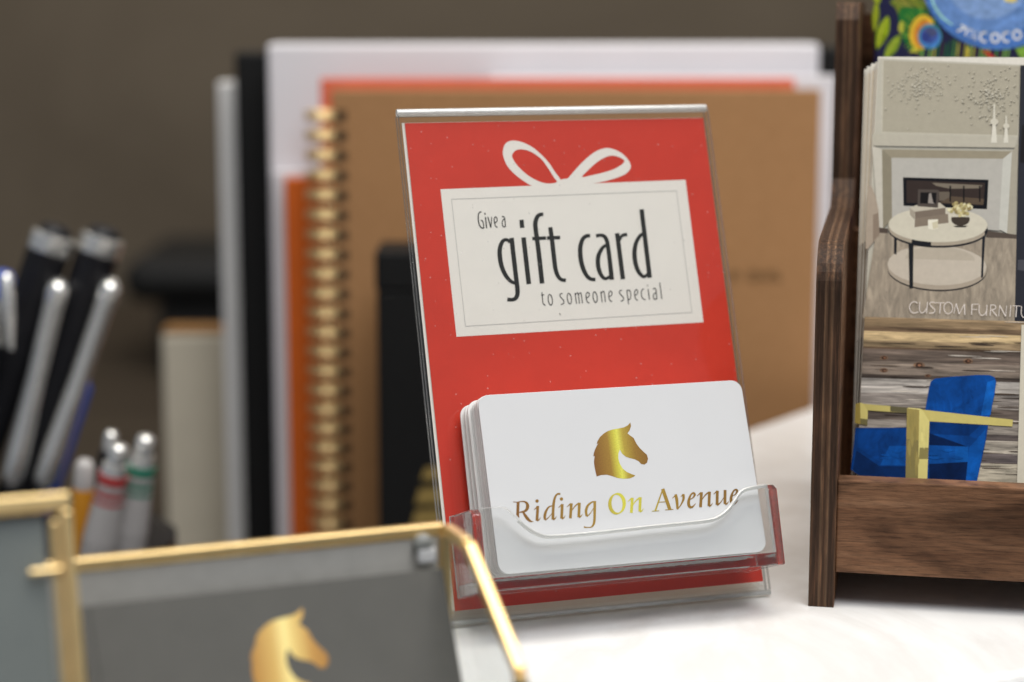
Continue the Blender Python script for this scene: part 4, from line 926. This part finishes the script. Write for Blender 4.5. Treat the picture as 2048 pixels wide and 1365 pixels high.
# black box with gold stripes in front of the kraft notebook
x0, x1, z1 = bounds(752, 1080, 503, 0.885)
gb = thing('black_gift_box', 'black box with gold stripes, between the kraft notebook and the red sign', 'box', ((x0 + x1)/2, 0.885, DZ))
mb = MB(); mb.box(x0, x1, 0.885, 0.925, DZ, z1 - 0.018); mb.build('box_body', M['black_cloth'], gb, bevel=0.001)
mb = MB(); mb.box(x0 - 0.0006, x1 + 0.0006, 0.8844, 0.9256, z1 - 0.0178, z1); mb.build('lid', M['black_cloth'], gb, bevel=0.0015)
mb = MB()
for (u, v, h) in ((842, 936, 24), (830, 978, 30), (822, 1022, 32)):
    p = at_y(u, v, 0.8848); q = at_y(u + 60, v + h, 0.8848); mb.prism([V((p.x + 0.002, 0.8848, p.z)), V((q.x, 0.8848, p.z + 0.001)), V((q.x, 0.8848, q.z)), V((p.x, 0.8848, q.z))], (0, -0.0002, 0))
mb.build('gold_stripe', M['gold_ink'], gb)
# cream storage box
x0, x1, z1 = bounds(322, 470, 655, 1.09)
cb = thing('storage_box', 'cream storage box with a tan rim, left of the notebooks', 'box', ((x0 + x1)/2, 1.09, DZ))
mb = MB(); mb.box(x0, x1, 1.09, 1.112, DZ, z1 - 0.004); mb.build('box_body', M['cream_box'], cb, bevel=0.002)
mb = MB(); mb.box(x0 + 0.0005, x1 - 0.0005, 1.0905, 1.1115, z1 - 0.0039, z1 - 0.001); mb.build('rim', M['tan_dark'], cb, bevel=0.001)
# black tray at the back
p0, p1 = at_y(235, 520, 1.7), at_y(520, 640, 1.7)
tr = thing('desk_tray', 'low black tray on the desk near the wall, behind the cream box', 'tray', ((p0.x + p1.x)/2, 1.7, DZ))
mb = MB(); mb.box(p0.x, p1.x, 1.70, 1.90, at_y(300, 612, 1.7).z, p0.z); mb.build('tray_body', M['black_cloth'], tr, bevel=0.02, bseg=5)
mb = MB(); mb.box(p0.x + 0.03, p1.x - 0.02, 1.715, 1.885, DZ, at_y(300, 612, 1.7).z - 0.0005); mb.build('pedestal', M['black_cloth'], tr, bevel=0.004)

# ================================================================== PENS IN THE ORGANISER
ORG = V((at_y(160, 1100, 0.82).x, 0.835, DZ))
og = thing('pen_organiser', 'round black pen cup behind the brass frame, filled with pens', 'pen cup', ORG)
rimz = at_y(200, 1085, 0.82).z
def cup(cx_, cy_, r, name):
    mb = MB(); mb.lathe((cx_, cy_, DZ), UP, [(0.0, r*0.9), (0.003, r*0.94), (rimz - DZ - 0.002, r), (rimz - DZ, r - 0.0008), (rimz - DZ - 0.002, r - 0.002), (0.005, r*0.9 - 0.001), (0.0045, 0.0)], 36); return mb.build(name, M['black_gloss'], og, auto=0.8)
cup(ORG.x - 0.014, ORG.y, 0.052, 'cup'); 
def pen_axis(u0, v0, u1, v1, Y0, Y1): 
    a, b_ = at_y(u0, v0, Y0), at_y(u1, v1, Y1); return a, (b_ - a).normalized()
def fat_pen(label, tu, tv, bu, bv, Y, cu, cv, du, dv):
    tip, d = pen_axis(tu, tv, bu, bv, Y, Y - 0.01)
    root = thing('pen', label, 'pen', tip, None, 'pens in the cup')
    r = 0.0095; k = (at_y(tu + 1, tv, Y).x - at_y(tu, tv, Y).x)
    L = (tip.z - (DZ + 0.006))/abs(d.z)
    mb = MB(); mb.lathe(tip, d, [(0, 0.0), (0.0006, r*0.5), (0.003, r*0.74), (0.0045, r*0.78)], 28); mb.build('end_cap', M['black_gloss'], root, auto=0.9)
    mb = MB(); mb.lathe(tip, d, [(0.0046, r*0.80), (0.0052, r), (0.0122, r), (0.0128, r*0.98)], 32); mb.build('chrome_band', M['chrome'], root, auto=0.9)
    mb = MB(); mb.lathe(tip, d, [(0.0129, r*0.98), (L*0.6, r*0.98), (L*0.9, r*0.7), (L, r*0.3)], 28); mb.build('barrel', M['black_gloss'], root, auto=0.9)
    Yc = Y - 0.013
    a, b_ = at_y(cu, cv, Yc), at_y(du, dv, Yc - 0.006)
    dd = (b_ - a); ln = dd.length; dd.normalize()
    mb = MB(); mb.lathe(a, dd, [(0, 0.0), (0.0005, 0.0026), (0.002, 0.0042), (0.005, 0.0048), (0.010, 0.0043), (ln*0.45, 0.0040), (ln*0.8, 0.0050), (ln*0.93, 0.0050), (ln*0.98, 0.0034), (ln, 0.0)], 20); clip_ = mb.build('clip', M['chrome'], root, auto=1.2)
    mb = MB(); e = at_y(cu - 4, cv + 6, Y - 0.004); mb.tube([e, a + dd*0.006], 0.0030, 14); mb.build('clip_mount', M['chrome'], clip_, auto=1.0)
    return root
fat_pen('fat black pen with chrome band and clip, left of the two tallest', 116, 448, -75, 1010, 0.855, 120, 562, 18, 980)
fat_pen('fat black pen with chrome band and clip, right of the two tallest', 214, 452, 20, 1030, 0.860, 226, 562, 80, 984)
def thin_pen(label, u, v, bu, bv, Y, r, segs, name_parts, group='pens in the cup'):
    tip, d = pen_axis(u, v, bu, bv, Y, Y + 0.004)
    root = thing('pen', label, 'pen', tip, None, group)
    for nm, mat, prof_ in segs: 
        mb = MB(); mb.lathe(tip, d, prof_, 22); mb.build(nm, M[mat], root, auto=0.9)
    # run the barrel on into the cup
    L = (tip.z - (DZ + 0.006))/abs(d.z); last = segs[-1][2][-1]
    mb = MB(); mb.lathe(tip, d, [(last[0] + 0.0001, last[1]), (L*0.85, last[1]), (L, last[1]*0.3)], 20); mb.build('lower_barrel', M[name_parts], root, auto=0.9)
    return root
def click(r): return [(0, 0.0), (0.0004, r*0.5), (0.0016, r*0.66), (0.0085, r*0.66), (0.0087, r*0.6)]
def striped(col, r):
    return [('push_button', 'chrome', click(r)), ('chrome_collar', 'chrome', [(0.0088, r*0.80), (0.013, r*0.92)]), ('coloured_ring', col, [(0.0131, r), (0.0170, r)]), ('white_band', 'clear_white', [(0.0171, r), (0.0200, r)]), ('coloured_ring', col, [(0.0201, r*1.01), (0.0222, r*1.01)]), ('white_band', 'clear_white', [(0.0223, r*1.03), (0.0240, r*1.03)]), ('coloured_ring', col, [(0.0241, r*1.04), (0.0256, r*1.04)]), ('barrel', 'clear_white', [(0.0257, r*1.05), (0.0420, r*1.25)])]
thin_pen('slim pen with a red ring under its chrome push button, before the dark pen', 240, 888, 200, 1085, 0.79, 0.0042, striped('red_plastic', 0.0060), 'clear_white')
thin_pen('slim pen with green rings under its chrome push button, rightmost in the cup', 294, 870, 256, 1085, 0.80, 0.0042, striped('green_plastic', 0.0060), 'clear_white')
r = 0.0044
thin_pen('slim dark pen with a chrome push button, behind the red ringed pen', 224, 862, 196, 1080, 0.815, r, [('push_button', 'chrome', click(r)), ('barrel', 'black_gloss', [(0.0088, r*0.9), (0.012, r), (0.05, r)])], 'black_gloss')
thin_pen('slim pen with pearly cap and amber barrel, left of the red ringed pen', 170, 918, 160, 1090, 0.80, r, [('cap', 'clear_white', [(0, 0.0), (0.0005, r*0.6), (0.003, r*0.9), (0.0125, r)]), ('barrel', 'amber_plastic', [(0.0126, r*1.05), (0.024, r*1.3), (0.045, r*1.3)])], 'amber_plastic')
thin_pen('blue pen half hidden behind the right chrome clip', 168, 760, 88, 1000, 0.868, 0.0055, [('barrel', 'blue_plastic', [(0, 0.0), (0.0006, 0.003), (0.003, 0.0048), (0.06, 0.0052)])], 'blue_plastic')
tip = thin_pen('blue and chrome pen with a clip cut by the left picture edge', 10, 540, -70, 1010, 0.83, 0.0052, [('cap', 'blue_plastic', [(0, 0.0), (0.0006, 0.003), (0.003, 0.0048), (0.012, 0.0050)]), ('chrome_band', 'chrome', [(0.0121, 0.0053), (0.032, 0.0053)]), ('barrel', 'black_gloss', [(0.0321, 0.005), (0.06, 0.005)])], 'black_gloss')
mb = MB(); a = at_y(12, 546, 0.82); b_ = at_y(22, 700, 0.818); mb.tube([a, a.lerp(b_, 0.05), a.lerp(b_, 0.6), b_], [0.0016, 0.0030, 0.0026, 0.0012], 14); mb.build('clip', M['chrome'], tip, auto=1.0)
